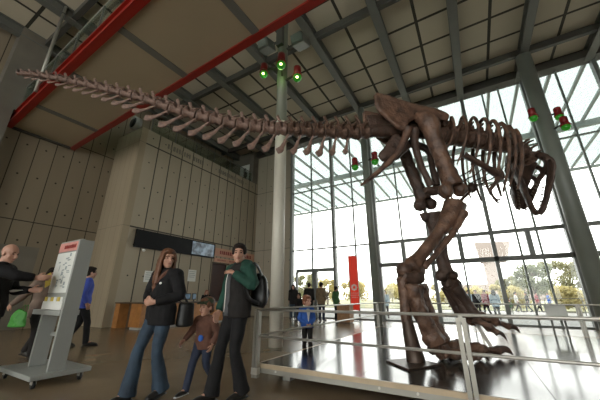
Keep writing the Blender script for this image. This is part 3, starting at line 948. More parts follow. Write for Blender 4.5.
# pelvis: hip blade each side, lower hip bones
NEAR, FAR = -0.3, 0.3
for o_ in (NEAR, FAR):
    m = MB()
    prof = [(376, 95), (384, 97), (396, 101), (410, 105), (424, 108.5), (438, 112), (449, 116.5), (448, 121), (438, 121), (430, 124), (424, 119), (415, 117), (407, 121), (404, 129), (396, 125), (386, 116), (378, 108)]
    P = [sag(x, y, NEAR) for x, y in prof]
    if o_ == FAR:
        P = [p + LL * (FAR - NEAR) for p in P]
    m.slab([p - LL * 0.035 for p in P], LL * 0.07)
    top = [P[k] for k in (0, 1, 2, 3, 4, 5, 6)]
    m.tube(top, [0.05, 0.06, 0.06, 0.06, 0.06, 0.055, 0.04], seg=10)
    m.tube([P[8], P[10], P[11], P[12], P[13]], [0.06, 0.07, 0.06, 0.07, 0.07], seg=10)
    m.tube([P[13], P[14], P[15], P[16], P[0]], [0.06, 0.05, 0.05, 0.05, 0.05], seg=10)
    m.build('hip_blade', M['bone'], dino, voxel=0.025, relax=3, jitter=0.014, jscale=6)
    d_ = LL * (0 if o_ == NEAR else (FAR - NEAR))

    def pn(x, y):
        return sag(x, y, NEAR) + d_
    # rear rod sweeping back
    ins = LL * (0.1 if o_ == NEAR else -0.1)
    bone('rear_hip_bone', [([pn(408, 128), pn(405, 140) + ins * 0.3, pn(398, 153) + ins * 0.8, pn(386, 165) + ins * 1.5, pn(369, 178) + ins * 2.2], [0.1, 0.07, 0.06, 0.05, 0.03])], 'bone', voxel=0.02, jitter=0.008)
    # front rod going down to the boot
    if o_ == NEAR:
        ch = [pn(414, 128), sag(416, 150, -0.15), sag(424, 172, -0.06), sag(431, 186, -0.03)]
    else:
        ch = [pn(424, 128), sag(428, 150, 0.15), sag(433, 170, 0.06), sag(437, 186, 0.03)]
    bone('front_hip_bone', [(ch, [0.1, 0.075, 0.065, 0.08])], 'bone_dark', voxel=0.02, jitter=0.008)
bone('hip_boot', [([sag(424, 190), sag(432, 191), sag(443, 190)], [0.07, 0.1, 0.08])], 'bone_dark', voxel=0.02)
bone('hip_membrane', [([sag(402, 140), sag(392, 152), sag(380, 158)], [(0.24, 0.12), (0.2, 0.09), (0.09, 0.05)])], 'bone_dark', voxel=0.03)

# legs
O = -0.45
bone('femur', [([sag(420, 116, -0.36), sag(428, 122, O), sag(436, 143, O), sag(445, 166, O), sag(453, 186, O)], [0.13, 0.19, 0.16, 0.15, 0.19])], 'bone', jitter=0.018,
     extra=[(sag(446, 191, O - 0.06), (0.14, 0.14, 0.15)), (sag(460, 190, O + 0.04), (0.13, 0.13, 0.13)), (sag(421, 117, -0.36), 0.14)])
bone('tibia', [([sag(455, 203, O), sag(450, 216, O), sag(436, 237, O), sag(421, 255, O), sag(411, 268, O)], [0.19, 0.17, 0.105, 0.11, 0.16]),
               ([sag(460, 204, O), sag(457, 216, O), sag(447, 231, O)], [0.13, 0.11, 0.05])], 'bone', jitter=0.016,
     extra=[(sag(404, 270, O), (0.13, 0.13, 0.12)), (sag(418, 271, O + 0.05), (0.12, 0.12, 0.11))])
bone('fibula', [([sag(464, 212, O - 0.14), sag(456, 228, O - 0.14), sag(442, 247, O - 0.12), sag(424, 268, O - 0.1)], [0.085, 0.055, 0.045, 0.05])], 'bone', voxel=0.02)
bone('ankle', [([sag(401, 274, O), sag(410, 278, O), sag(421, 276, O)], [0.12, 0.12, 0.11])], 'bone_dark', voxel=0.025)
bone('metatarsal', [([sag(402, 277, O), sag(404, 292, O), sag(405.5, 310, O), sag(406.5, 326, O)], [0.1, 0.085, 0.085, 0.07])], 'bone', voxel=0.025)
bone('metatarsal', [([sag(414, 285, O - 0.1), sag(416, 300, O - 0.1), sag(426, 325, O - 0.1), sag(436, 343, O - 0.1)], [0.15, 0.11, 0.12, 0.165])], 'bone', voxel=0.022, jitter=0.03, js=9.0)
bone('metatarsal', [([sag(420, 285, O + 0.08), sag(425, 302, O + 0.08), sag(434, 325, O + 0.08), sag(442, 341, O + 0.08)], [0.13, 0.1, 0.105, 0.145])], 'bone', voxel=0.022, jitter=0.03, js=9.0)


def toe(pts, r0, name='toe', claw=0.2):
    """row of toe bones with a curved claw at the end"""
    ch = []
    for k in range(len(pts) - 1):
        a, b = pts[k], pts[k + 1]
        r = r0 * (1 - 0.2 * k)
        ch.append(([a, a.lerp(b, 0.5), b], [r, r * 0.62, r * 0.98]))
    o = bone(name, ch, 'bone', voxel=0.018, jitter=0.022, js=10.0)
    e = pts[-1]
    d = (pts[-1] - pts[-2])
    d.normalize()
    bone('claw', [([e - d * 0.03, e + d * claw * 0.5 + UZ * 0.03, e + d * claw - UZ * 0.05], [r0 * 0.5, r0 * 0.36, r0 * 0.08])], 'bone_dark', voxel=0.012, relax=1, jitter=0.002, parent=None)
    return o


fz = pz + 0.09
B = sag(437, 347, O - 0.05)
B.z = fz + 0.03


def fwd(base, a, b, z):
    return V((base.x, base.y, 0)) + DD * a + LL * b + UZ * z


toe([fwd(B, 0, 0, fz + 0.05), fwd(B, 0.36, 0.0, fz + 0.07), fwd(B, 0.72, 0.0, fz + 0.04), fwd(B, 1.06, 0.0, fz + 0.01)], 0.135, claw=0.24)
toe([fwd(B, 0, 0.12, fz + 0.05), fwd(B, 0.26, 0.24, fz + 0.02), fwd(B, 0.48, 0.34, fz), fwd(B, 0.62, 0.4, fz)], 0.1)
toe([fwd(B, 0, -0.12, fz + 0.04), fwd(B, 0.18, -0.2, fz + 0.02), fwd(B, 0.32, -0.27, fz), fwd(B, 0.42, -0.31, fz)], 0.1, claw=0.12)
Fo = 0.45
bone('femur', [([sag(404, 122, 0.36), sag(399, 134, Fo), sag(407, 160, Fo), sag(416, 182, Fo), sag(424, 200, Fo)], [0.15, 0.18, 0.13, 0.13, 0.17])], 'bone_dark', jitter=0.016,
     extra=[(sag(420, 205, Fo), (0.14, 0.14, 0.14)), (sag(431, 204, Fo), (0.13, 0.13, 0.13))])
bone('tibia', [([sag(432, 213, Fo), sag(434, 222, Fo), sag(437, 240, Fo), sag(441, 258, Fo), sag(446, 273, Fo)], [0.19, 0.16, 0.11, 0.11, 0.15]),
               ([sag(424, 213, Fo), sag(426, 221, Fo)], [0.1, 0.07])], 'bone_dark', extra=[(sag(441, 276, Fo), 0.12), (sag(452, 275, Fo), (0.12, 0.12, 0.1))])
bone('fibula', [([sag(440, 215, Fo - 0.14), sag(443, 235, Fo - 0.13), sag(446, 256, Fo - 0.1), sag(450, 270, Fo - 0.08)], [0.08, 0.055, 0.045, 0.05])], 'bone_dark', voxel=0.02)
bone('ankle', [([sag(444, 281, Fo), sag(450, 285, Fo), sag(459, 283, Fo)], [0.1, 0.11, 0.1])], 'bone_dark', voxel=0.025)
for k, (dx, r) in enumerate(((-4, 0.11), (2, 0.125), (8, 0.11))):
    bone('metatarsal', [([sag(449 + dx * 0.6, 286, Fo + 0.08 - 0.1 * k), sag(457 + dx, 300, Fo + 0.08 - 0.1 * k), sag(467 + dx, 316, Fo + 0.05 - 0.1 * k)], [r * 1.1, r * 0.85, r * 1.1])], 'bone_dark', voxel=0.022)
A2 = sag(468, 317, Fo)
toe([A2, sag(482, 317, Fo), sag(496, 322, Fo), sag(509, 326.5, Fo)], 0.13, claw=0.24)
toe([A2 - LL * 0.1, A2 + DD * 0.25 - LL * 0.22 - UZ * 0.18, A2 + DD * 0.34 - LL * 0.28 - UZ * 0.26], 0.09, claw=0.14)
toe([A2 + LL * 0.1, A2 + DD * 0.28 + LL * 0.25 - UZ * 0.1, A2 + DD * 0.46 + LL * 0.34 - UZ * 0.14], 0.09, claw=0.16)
# steel that carries it
q = sag(406.5, 318, O)
foot = at_z(416, 363.5, pz)
bone_post = MB()
bone_post.tube([(foot.x, foot.y, pz + 0.02), (foot.x, foot.y, pz + 0.06), V((foot.x, foot.y, 0)).lerp(V((q.x, q.y, 0)), 0.5) + UZ * ((q.z + pz) / 2), q], [(0.13, 0.13), (0.125, 0.125), (0.1, 0.1), (0.075, 0.075)], seg=8, sub=4)
bone_post.build('support_pedestal', M['mount'], dino, True)
m = MB()
m.slab([at_z(x, y, pz + 0.005) for x, y in ((386, 361.5), (412, 359), (441, 365.5), (409, 371))], UZ * 0.02)
m.build('base_plate', M['mount'], dino)
st = sag(484, 338, Fo - 0.1)
sf = V((st.x + 0.1, st.y - 0.12, pz))
MB().bar(sf, A2 + DD * 0.15 - UZ * 0.1, 0.06, 0.03).bar(sf + LL * 0.15, A2 + DD * 0.2 - UZ * 0.12, 0.04, 0.03).span((sf.x - 0.1, sf.y - 0.1, pz), (sf.x + 0.1, sf.y + 0.1, pz + 0.02)).build('support_strut', M['chrome'], dino)

# shoulders and arms, both sides
for sd in (-1, 1):
    def sh(x, y, a):
        p = sag(x, y, -a)
        return p if sd < 0 else p - LL * (2 * (p - P0).dot(LL))
    bone('shoulder_blade', [([sh(464, 155, 0.42), sh(469, 157.5, 0.44), sh(482, 165, 0.45), sh(497, 174, 0.4)], [(0.05, 0.09), (0.05, 0.075), (0.05, 0.07), (0.07, 0.1)])], 'bone_dark', voxel=0.016, jitter=0.006, extra=[(sh(499, 175, 0.36), (0.1, 0.1, 0.12))])
    bone('upper_arm', [([sh(499, 178, 0.4), sh(495, 184, 0.42), sh(489.5, 190, 0.42)], [0.05, 0.035, 0.04])], 'bone_dark', voxel=0.012, jitter=0.004)
    bone('forearm', [([sh(489.5, 190, 0.42), sh(492, 195, 0.42), sh(495, 199, 0.42)], [0.036, 0.026, 0.03])], 'bone_dark', voxel=0.012, jitter=0.004)
    for k, (a, b) in enumerate((((498, 200), (501, 198.5)), ((497, 202), (500, 203)))):
        bone('finger', [([sh(495, 199, 0.42), sh(*a, 0.42), sh(*b, 0.42)], [0.022, 0.02, 0.006])], 'bone_dark', voxel=0.008, relax=1, jitter=0.002)

# skull
hd_az, hd_pt, SK = R(-14), R(-42), 1.15
hx = V((math.sin(hd_az) * math.cos(hd_pt), math.cos(hd_az) * math.cos(hd_pt), math.sin(hd_pt)))
hy = UZ.cross(hx).normalized()
hz = hx.cross(hy)


def sk(x, y, z):
    return occ + (hx * x + hy * y + hz * z) * SK


m = MB()
m.tube([sk(-0.02, 0, 0.25), sk(0.2, 0, 0.32), (sk(0.45, 0, 0.33)), sk(0.8, 0, 0.26), sk(1.05, 0, 0.18), sk(1.2, 0, 0.06)], [(0.1, 0.16), (0.08, 0.14), (0.07, 0.12), (0.08, 0.09), (0.08, 0.09), (0.05, 0.06)], seg=14, side=hz)
m.ell(sk(0.12, 0, 0.14), (0.19, 0.19, 0.21))
m.ell(sk(-0.06, 0, 0.06), (0.06, 0.06, 0.06))
for s_ in (-1, 1):
    m.tube([sk(1.19, s_ * 0.04, 0.0), sk(1.02, s_ * 0.12, -0.03), sk(0.75, s_ * 0.18, -0.05), sk(0.5, s_ * 0.24, -0.02)], [(0.08, 0.05), (0.12, 0.055), (0.12, 0.05), (0.08, 0.05)], side=hz)
    m.tube([sk(1.15, s_ * 0.05, 0.08), sk(0.95, s_ * 0.12, 0.1), sk(0.75, s_ * 0.15, 0.14)], [(0.1, 0.05), (0.13, 0.05), (0.08, 0.05)], side=hz)
    m.tube([sk(0.5, s_ * 0.24, -0.02), sk(0.3, s_ * 0.31, -0.04), sk(0.06, s_ * 0.33, -0.1)], [(0.07, 0.05), (0.1, 0.055), (0.09, 0.055)], side=hz)
    m.tube([sk(0.52, s_ * 0.23, 0.0), sk(0.5, s_ * 0.19, 0.17), sk(0.47, s_ * 0.12, 0.32)], [0.06, 0.055, 0.07])
    m.tube([sk(0.3, s_ * 0.31, -0.02), sk(0.3, s_ * 0.29, 0.15), sk(0.3, s_ * 0.2, 0.31)], [0.06, 0.06, 0.08])
    m.tube([sk(0.04, s_ * 0.33, -0.13), sk(0.02, s_ * 0.3, 0.05), sk(0.02, s_ * 0.24, 0.24)], [(0.09, 0.08), (0.08, 0.1), (0.09, 0.09)])
    m.tube([sk(0.0, s_ * 0.24, 0.25), sk(0.15, s_ * 0.25, 0.3), sk(0.3, s_ * 0.2, 0.32), sk(0.47, s_ * 0.13, 0.33)], [0.06, 0.05, 0.06, 0.06])
    m.tube([sk(0.0, s_ * 0.24, 0.24), sk(0.03, 0, 0.3)], [0.06, 0.07], sub=1)
m.tube([sk(0.1, 0, 0.0), sk(0.4, 0, 0.02), sk(0.75, 0, 0.04), sk(1.1, 0, 0.03)], [(0.09, 0.22), (0.07, 0.17), (0.06, 0.13), (0.05, 0.06)], side=hz)
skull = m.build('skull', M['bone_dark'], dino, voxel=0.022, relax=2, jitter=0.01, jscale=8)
for s_ in (-1, 1):
    for k in range(9):
        x = 1.16 - 0.075 * k
        y = (0.06 + 0.12 * (1 - (x - 0.5) / 0.66)) if x > 0.5 else 0.22
        b = sk(x, s_ * y, -0.09)
        MB().tube([b, b - hz * 0.06 - hx * 0.005, b - hz * (0.13 - 0.006 * k) - hx * 0.025], [0.022, 0.018, 0.003], seg=8, sub=2).build('tooth', M['tooth'], skull, True)
m = MB()
op = R(30)


def jw(x, y, z):
    xx, zz = x - 0.04, z + 0.15
    return sk(0.04 + xx * math.cos(op) + zz * math.sin(op), y, -0.15 - xx * math.sin(op) + zz * math.cos(op))


for s_ in (-1, 1):
    m.tube([jw(0.0, s_ * 0.32, -0.17), jw(0.15, s_ * 0.31, -0.2), jw(0.4, s_ * 0.25, -0.22), jw(0.7, s_ * 0.17, -0.22), jw(0.95, s_ * 0.09, -0.2), jw(1.07, s_ * 0.015, -0.18)], [(0.09, 0.05), (0.16, 0.05), (0.16, 0.05), (0.105, 0.055), (0.095, 0.06), (0.085, 0.06)], side=hz)
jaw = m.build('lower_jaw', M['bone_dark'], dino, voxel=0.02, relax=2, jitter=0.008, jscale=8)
for s_ in (-1, 1):
    for k in range(8):
        x = 1.03 - 0.07 * k
        y = 0.045 + 0.12 * (1.03 - x) / 0.36 * 0.7
        b = jw(x, s_ * y, -0.15)
        d_ = (jw(x, 0, 1) - jw(x, 0, 0)).normalized()
        MB().tube([b, b + d_ * 0.05, b + d_ * 0.1 - hx * 0.02], [0.02, 0.016, 0.003], seg=8, sub=2).build('tooth', M['tooth'], jaw, True)

# ================================================================== PEOPLE
def person(label, loc, heading, H, body='walk', head_yaw=0.0, head_pitch=0.0, top='cloth_black', legs='denim', shoes='shoe', hair='short', hair_m='hair_dark',
           joints=None, hem=0.82, flare=0.0, sleeve=None, vox=0.011, group=None, child=False, extras=None, fem=False, hips_out=0.0, shirt=None, cap=None, legr=1.0, bulk=1.0, near=True, neck_open=False):
    """one figure: a continuous skin body as the object, clothes and hair as its children.  local x right, y forward"""
    k = H / 1.70
    J = dict(pel=(0, 0, 0.95), waist=(0, 0, 1.08), chest=(0, 0.0, 1.27), neck=(0, -0.01, 1.44), head=(0, 0.02, 1.585),
             shR=(0.17, -0.01, 1.385), shL=(-0.17, -0.01, 1.385), elR=(0.22, -0.05, 1.12), elL=(-0.22, -0.05, 1.12), wrR=(0.23, 0.04, 0.89), wrL=(-0.23, 0.04, 0.89),
             hipR=(0.085, 0, 0.91), hipL=(-0.085, 0, 0.91), knR=(0.095, 0.03, 0.5), knL=(-0.095, 0.03, 0.5), anR=(0.1, 0, 0.085), anL=(-0.1, 0, 0.085),
             toeR=(0.12, 0.16, 0.03), toeL=(-0.12, 0.16, 0.03), hdR=None, hdL=None)
    if body == 'walk':
        J.update(knR=(0.09, 0.14, 0.52), anR=(0.09, 0.2, 0.09), toeR=(0.11, 0.36, 0.035), knL=(-0.09, 0.02, 0.49), anL=(-0.09, -0.2, 0.13), toeL=(-0.1, -0.06, 0.035))
    if joints:
        J.update(joints)
    J = {a: (V(b) if b is not None else None) for a, b in J.items()}
    hs = 1.0
    if child:
        # a child's body: large head, shorter legs
        hs = 1.42
        for a in J:
            if J[a] is None:
                continue
            z = J[a].z
            if z <= 0.95:
                J[a].z = z * 0.9
            else:
                J[a].z = 0.855 + (z - 0.95) * 0.93
        J['head'].z = 1.50
        J['neck'].z = 1.32
    m = MB()
    sw = 0.94 if fem else 1.0
    # trunk
    m.tube([J['pel'] - V((0, 0, 0.06)), J['pel'], J['waist'], J['chest'], J['neck'] - V((0, 0, 0.03))], [(0.13, 0.09), (0.14, 0.1), (0.12, 0.085), (0.145, 0.1), (0.06, 0.055)], side=(1, 0, 0), seg=16)
    m.tube([J['shL'], (J['chest'] + J['neck']) / 2 + V((0, 0, 0.02)), J['shR']], [0.055, 0.085, 0.055])
    m.tube([J['neck'] - V((0, 0, 0.06)), J['neck'], J['head'] + V((0, -0.02, -0.03))], [0.062, 0.054 * (0.95 if fem else 1.05), 0.052], seg=12)
    for s in 'RL':
        m.tube([J['sh' + s], J['el' + s], J['wr' + s]], [0.05, 0.038, 0.025])
        m.tube([J['hip' + s], J['kn' + s], J['an' + s]], [0.082, 0.053, 0.036])
        m.tube([J['an' + s], J['toe' + s]], [0.038, 0.025], sub=1)
        # hand
        wr, el = J['wr' + s], J['el' + s]
        hd = (J['hd' + s] if J['hd' + s] is not None else (wr - el)).normalized()
        sx = 1 if s == 'R' else -1
        out = V((sx, 0, 0))
        pn_ = out - hd * out.dot(hd)                 # back of the hand faces outwards
        if pn_.length < 0.2:
            pn_ = V((0, 0, 1)) - hd * hd.z
        pn_.normalize()
        acr = hd.cross(pn_) * (1 if s == 'R' else -1)   # across the knuckles, towards the thumb
        if acr.dot(V((0, 1, 0.3))) < 0:
            acr = -acr
        f = 0.9 if fem else 1.0
        m.tube([wr - hd * 0.02, wr + hd * 0.03, wr + hd * 0.085 * f], [(0.021, 0.025), (0.017, 0.037), (0.013, 0.04)], side=pn_)
        if near:
            for i_, (o_, ln) in enumerate(((0.031, 0.072), (0.0105, 0.08), (-0.0105, 0.075), (-0.031, 0.058))):
                b0 = wr + hd * 0.075 * f + acr * o_
                m.tube([b0, b0 + hd * ln * 0.45 - pn_ * 0.008, b0 + hd * ln * 0.8 - pn_ * 0.03, b0 + hd * ln * 0.92 - pn_ * 0.05], [0.0098, 0.009, 0.0085, 0.007], seg=8)
            b0 = wr + hd * 0.025 + acr * 0.03
            m.tube([b0, b0 + hd * 0.03 + acr * 0.028 - pn_ * 0.012, b0 + hd * 0.065 + acr * 0.03 - pn_ * 0.03], [0.013, 0.0105, 0.008], seg=8)
    # head
    hc = J['head']
    HR = Matrix.Rotation(R(head_yaw), 3, 'Z') @ Matrix.Rotation(R(head_pitch), 3, 'X')

    def hp(x, y, z):
        return hc + HR @ (V((x, y, z)) * hs)

    def hell(mm, c, r, seg=16):
        mm.ell(hp(*c), [q * hs for q in r], HR, seg=seg, rings=12)
    hell(m, (0, -0.012, 0.035), (0.075, 0.095, 0.092), 20)
    hell(m, (0, 0.025, -0.035), (0.062, 0.068, 0.085))
    hell(m, (0, 0.06, -0.095), (0.03, 0.028, 0.024))
    hell(m, (0, 0.068, 0.035), (0.05, 0.02, 0.02))
    m.tube([hp(0, 0.086, 0.02), hp(0, 0.102, -0.008), hp(0, 0.112, -0.03), hp(0, 0.092, -0.038)], [0.009 * hs, 0.011 * hs, 0.015 * hs, 0.01 * hs], seg=10)
    hell(m, (0, 0.084, -0.062), (0.022, 0.012, 0.011))
    for s in (-1, 1):
        hell(m, (s * 0.076, -0.008, -0.01), (0.01, 0.022, 0.032))
        hell(m, (s * 0.042, 0.06, -0.025), (0.022, 0.022, 0.022))
    o = m.build('person', M['skin'], None, voxel=(0.0075 if near else 0.014), relax=1)
    tag(o, label, 'person', group)
    # eyes, lips
    if near:
        for s in (-1, 1):
            e = MB()
            e.ell(hp(s * 0.031, 0.078, 0.009), (0.011 * hs, 0.009 * hs, 0.007 * hs), HR, seg=10, rings=8)
            e.build('eye', M['eye'], o, True)
            MB().tube([hp(s * 0.015, 0.092, 0.03), hp(s * 0.033, 0.089, 0.035), hp(s * 0.05, 0.075, 0.029)], [0.004 * hs] * 3, seg=6).build('eyebrow', M[hair_m], o, True)
        MB().tube([hp(-0.022, 0.089, -0.062), hp(0, 0.098, -0.06), hp(0.022, 0.089, -0.062)], [(0.004 * hs, 0.005 * hs), (0.006 * hs, 0.008 * hs), (0.004 * hs, 0.005 * hs)], seg=8).build('lips', M['lip'], o, True)
    # hair
    if hair != 'bald':
        m = MB()
        hell(m, (0, -0.028, 0.055), (0.09, 0.104, 0.096), 20)
        hell(m, (0, 0.034, 0.098), (0.072, 0.06, 0.038))
        for s in (-1, 1):
            hell(m, (s * 0.07, 0.02, 0.04), (0.022, 0.04, 0.05))
        hell(m, (0, -0.06, -0.02), (0.072, 0.055, 0.07))
        if hair in ('long', 'bob'):
            L_ = 0.34 if hair == 'long' else 0.1
            for s in (-1, 1):
                m.tube([hp(s * 0.06, 0.03, 0.09), hp(s * 0.083, 0.02, 0.02), hp(s * 0.088, -0.005, -0.08), hp(s * 0.1, 0.01, -0.1 - L_ * 0.5), hp(s * 0.1, 0.03 if s < 0 else 0.0, -0.1 - L_)], [(0.035, 0.024), (0.052, 0.028), (0.058, 0.034), (0.062, 0.04), (0.03, 0.022)], side=HR @ V((0, 1, 0)))
            m.tube([hp(0, -0.1, 0.05), hp(0, -0.11, -0.05), hp(0, -0.11, -0.13 - L_ * 0.4), hp(0, -0.1, -0.1 - L_)], [(0.075, 0.045), (0.095, 0.05), (0.115, 0.055), (0.07, 0.03)], side=HR @ V((1, 0, 0)))
        m.build('hair', M[hair_m], o, voxel=0.011 if near else 0.018, relax=2, jitter=0.005, jscale=40)
    if cap:
        m = MB()
        hell(m, (0, -0.015, 0.07), (0.092, 0.108, 0.075), 20)
        m.tube([hp(-0.06, 0.08, 0.075), hp(0, 0.14, 0.06), hp(0.06, 0.08, 0.075)], [(0.012, 0.03), (0.012, 0.05), (0.012, 0.03)], side=HR @ V((0, 0, 1)))
        m.build('cap', M[cap], o, voxel=0.011, relax=2)
    # trousers
    m = MB()
    for s in 'RL':
        an = J['an' + s] + V((0, 0, -0.03))
        kn, hip = J['kn' + s], J['hip' + s]
        m.tube([hip + V((0, 0, 0.04)), hip.lerp(kn, 0.45), kn, kn.lerp(an, 0.5), an], [0.105 * legr, 0.088 * legr, 0.068 * legr, (0.066 + flare * 0.35) * legr, (0.06 + flare) * legr], seg=14)
    m.tube([J['hipL'] * 0.5 + J['hipR'] * 0.5 + V((0, 0, -0.04)), J['pel'], J['pel'] + V((0, 0, 0.1))], [(0.155, 0.105), (0.17 + hips_out, 0.12), (0.15, 0.105)], side=(1, 0, 0), seg=16)
    m.build('trousers', M[legs], o, voxel=vox, relax=2, jitter=0.006 if near else 0, jscale=9)
    # shoes
    for s in 'RL':
        an, to = J['an' + s], J['toe' + s]
        d = (to - an)
        d.z = 0
        d.normalize()
        f = V((0, 0, min(to.z, 0.04)))
        heel = V((an.x, an.y, 0)) - d * 0.05
        dz = max(0.0, an.z - 0.09)
        m = MB()
        m.tube([heel + V((0, 0, 0.045 + dz)), heel + d * 0.08 + V((0, 0, 0.05 + dz * 0.8)), heel + d * 0.18 + V((0, 0, 0.04 + dz * 0.2)), heel + d * 0.27 + V((0, 0, 0.032))], [(0.034, 0.034), (0.048, 0.042), (0.042, 0.043), (0.022, 0.03)], side=(0, 0, 1), seg=12)
        m.tube([an + V((0, 0, 0.03)), heel + d * 0.05 + V((0, 0, 0.05 + dz))], [0.045, 0.045], sub=1)
        so = m.build('shoe', M[shoes], o, voxel=0.012, relax=2)
        if near:
            MB().tube([heel - d * 0.02 + V((0, 0, 0.012 + dz)), heel + d * 0.16 + V((0, 0, 0.012 + dz * 0.2)), heel + d * 0.29 + V((0, 0, 0.014))], [(0.012, 0.036), (0.012, 0.046), (0.012, 0.03)], side=(0, 0, 1), seg=12).build('sole', M['sole' if child else 'shoe'], so, True)
    # top
    m = MB()
    b = bulk
    hemz = hem if not child else hem * 0.92
    hip0 = V((J['pel'].x, J['pel'].y, hemz))
    m.tube([hip0, J['pel'] + V((0, 0, 0.02)) if hemz < 0.9 else (hip0 + J['waist']) / 2, J['waist'], J['chest'], (J['chest'] * 0.45 + J['neck'] * 0.55), J['neck'] - V((0, 0, 0.07 if neck_open else 0.0))],
           [((0.175 + hips_out) * b, 0.128 * b), ((0.18 + hips_out) * b, 0.132 * b), (0.155 * sw * b, 0.118 * b), (0.178 * sw * b, 0.13 * b), (0.15 * sw * b, 0.105 * b), (0.07 * b, 0.066 * b)], side=(1, 0, 0), seg=18)
    for q in (J['shL'], J['shR']):
        m.ell(q + V((0, 0, -0.005)), (0.082 * b, 0.085 * b, 0.078 * b))
    m.tube([J['shL'] + V((0.02, 0, 0)), (J['chest'] * 0.4 + J['neck'] * 0.6), J['shR'] - V((0.02, 0, 0))], [0.075 * b, 0.1 * b, 0.075 * b], seg=12)
    sl = MB() if sleeve else m
    for s in 'RL':
        wr, el, shd = J['wr' + s], J['el' + s], J['sh' + s]
        sl.tube([shd + V((0, 0, 0.0)), shd.lerp(el, 0.5), el, el.lerp(wr, 0.5), wr - (wr - el).normalized() * 0.015], [0.08 * b, 0.07 * b, 0.06 * b, 0.053 * b, 0.042 * b], seg=12)
    m.build('jacket', M[top], o, voxel=vox, relax=2, jitter=0.007 if near else 0, jscale=9)
    if sleeve:
        for q, w_ in ((J['shL'], 1), (J['shR'], 1)):
            sl.ell(q, (0.088 * b, 0.088 * b, 0.08 * b))
        sl.tube([J['shL'], J['neck'] + V((0, -0.06, -0.02)), J['shR']], [0.085 * b, 0.1 * b, 0.085 * b], seg=12)
        sl.build('sleeves', M[sleeve], o, voxel=vox, relax=2, jitter=0.007, jscale=9)
    if shirt:
        m = MB()
        m.tube([J['waist'] + V((0, 0.082 * b, -0.12)), J['chest'] + V((0, 0.085 * b, -0.05)), J['neck'] + V((0, 0.045, -0.07)), J['neck'] + V((0, 0.025, 0.01))], [(0.075, 0.062), (0.08, 0.066), (0.06, 0.055), (0.045, 0.05)], side=(1, 0, 0))
        m.build('shirt', M[shirt], o, voxel=0.012 if near else 0.02, relax=2)
    if extras:
        extras(o, J, hp)
    o.scale = (k, k, k)
    o.location = loc
    o.rotation_euler = (0, 0, math.atan2(heading[1], heading[0]) - math.pi / 2)
    return o


def at_x(x, y, X):
    d = ray(x, y)
    return C0 + d * (X / d.x)


def at_y(x, y, Y):
    d = ray(x, y)
    return C0 + d * (Y / d.y)


# --- woman with long brown hair, black top, flared jeans
def exA(o, J, hp):
    MB().tube([(-0.09, 0.04, 1.43), (-0.06, 0.1, 1.36), (-0.005, 0.135, 1.27)], [(0.03, 0.016), (0.032, 0.016), (0.02, 0.012)]).build('scarf', M['cloth_brown'], o, True)
    MB().tube([(0.09, 0.04, 1.43), (0.06, 0.1, 1.36), (0.005, 0.138, 1.25)], [(0.03, 0.016), (0.032, 0.016), (0.02, 0.012)]).build('scarf', M['cloth_brown'], o, True)
    MB().ell((-0.085, 0.145, 1.27), (0.022, 0.008, 0.014)).build('pin', M['white'], o, True)


PA = person('woman with long brown hair, black top and flared jeans, hands clasped', (-3.46, 2.4, 0), (0.1, -1), 1.69, 'walk', head_yaw=70, head_pitch=-3, top='cloth_black', legs='denim', hair='long', hair_m='hair_brown',
            joints=dict(elR=(0.27, 0.0, 1.14), wrR=(0.08, 0.17, 1.06), elL=(-0.27, -0.02, 1.13), wrL=(-0.07, 0.18, 1.05), hdR=(-0.8, 0.45, -0.1), hdL=(0.8, 0.4, -0.1), knR=(0.08, 0.17, 0.52), anR=(0.09, 0.22, 0.09), toeR=(0.11, 0.38, 0.035), knL=(-0.09, 0.05, 0.49), anL=(-0.09, -0.08, 0.1), toeL=(-0.12, 0.08, 0.035)),
            hem=0.78, flare=0.045, fem=True, extras=exA, neck_open=True, bulk=1.1, hips_out=0.02, legr=0.94)
hb = thing('handbag', 'black shoulder bag hanging behind the long-haired woman', 'bag', (-3.2, 2.5, 0.8))
c = V((-3.27, 2.62, 0.88))
MB().tube([c + V((0, 0, -0.14)), c + V((0, 0, -0.1)), c + V((0, 0, 0.12)), c + V((0, 0, 0.15))], [(0.07, 0.035), (0.11, 0.055), (0.1, 0.05), (0.07, 0.02)], side=(0.5, 0.86, 0), seg=14).build('pouch', M['black'], hb, voxel=0.012, relax=2)
MB().tube([c + V((-0.02, 0.05, 0.13)), V((-3.30, 2.48, 1.25)), V((-3.36, 2.4, 1.45)), V((-3.34, 2.36, 1.2)), c + V((0.02, -0.06, 0.13))], [(0.012, 0.005)] * 5).build('strap', M['black'], hb, True)


# --- boy
def exBoy(o, J, hp):
    MB().ell((-0.02, 0.15, 0.93), (0.06, 0.025, 0.06), seg=12).build('shirt_patch', M['cloth_kidblue'], o, True)


person('small boy in olive cap, brown jacket and navy trousers, walking', (-3.17, 2.88, 0), (0.22, -0.97), 1.1, 'walk', head_yaw=-14, head_pitch=-4, top='cloth_brown', legs='denim_navy', hair='short', hair_m='hair_brown', cap='cap_green', child=True,
       joints=dict(elR=(0.28, 0.06, 1.14), wrR=(0.33, 0.2, 0.98), elL=(-0.26, -0.05, 1.12), wrL=(-0.24, 0.06, 0.9), knR=(0.09, 0.17, 0.54), anR=(0.09, 0.3, 0.09), toeR=(0.11, 0.48, 0.035), knL=(-0.09, -0.02, 0.5), anL=(-0.09, -0.32, 0.18), toeL=(-0.1, -0.2, 0.04)),
       hem=0.78, bulk=1.12, legr=1.08, extras=exBoy)


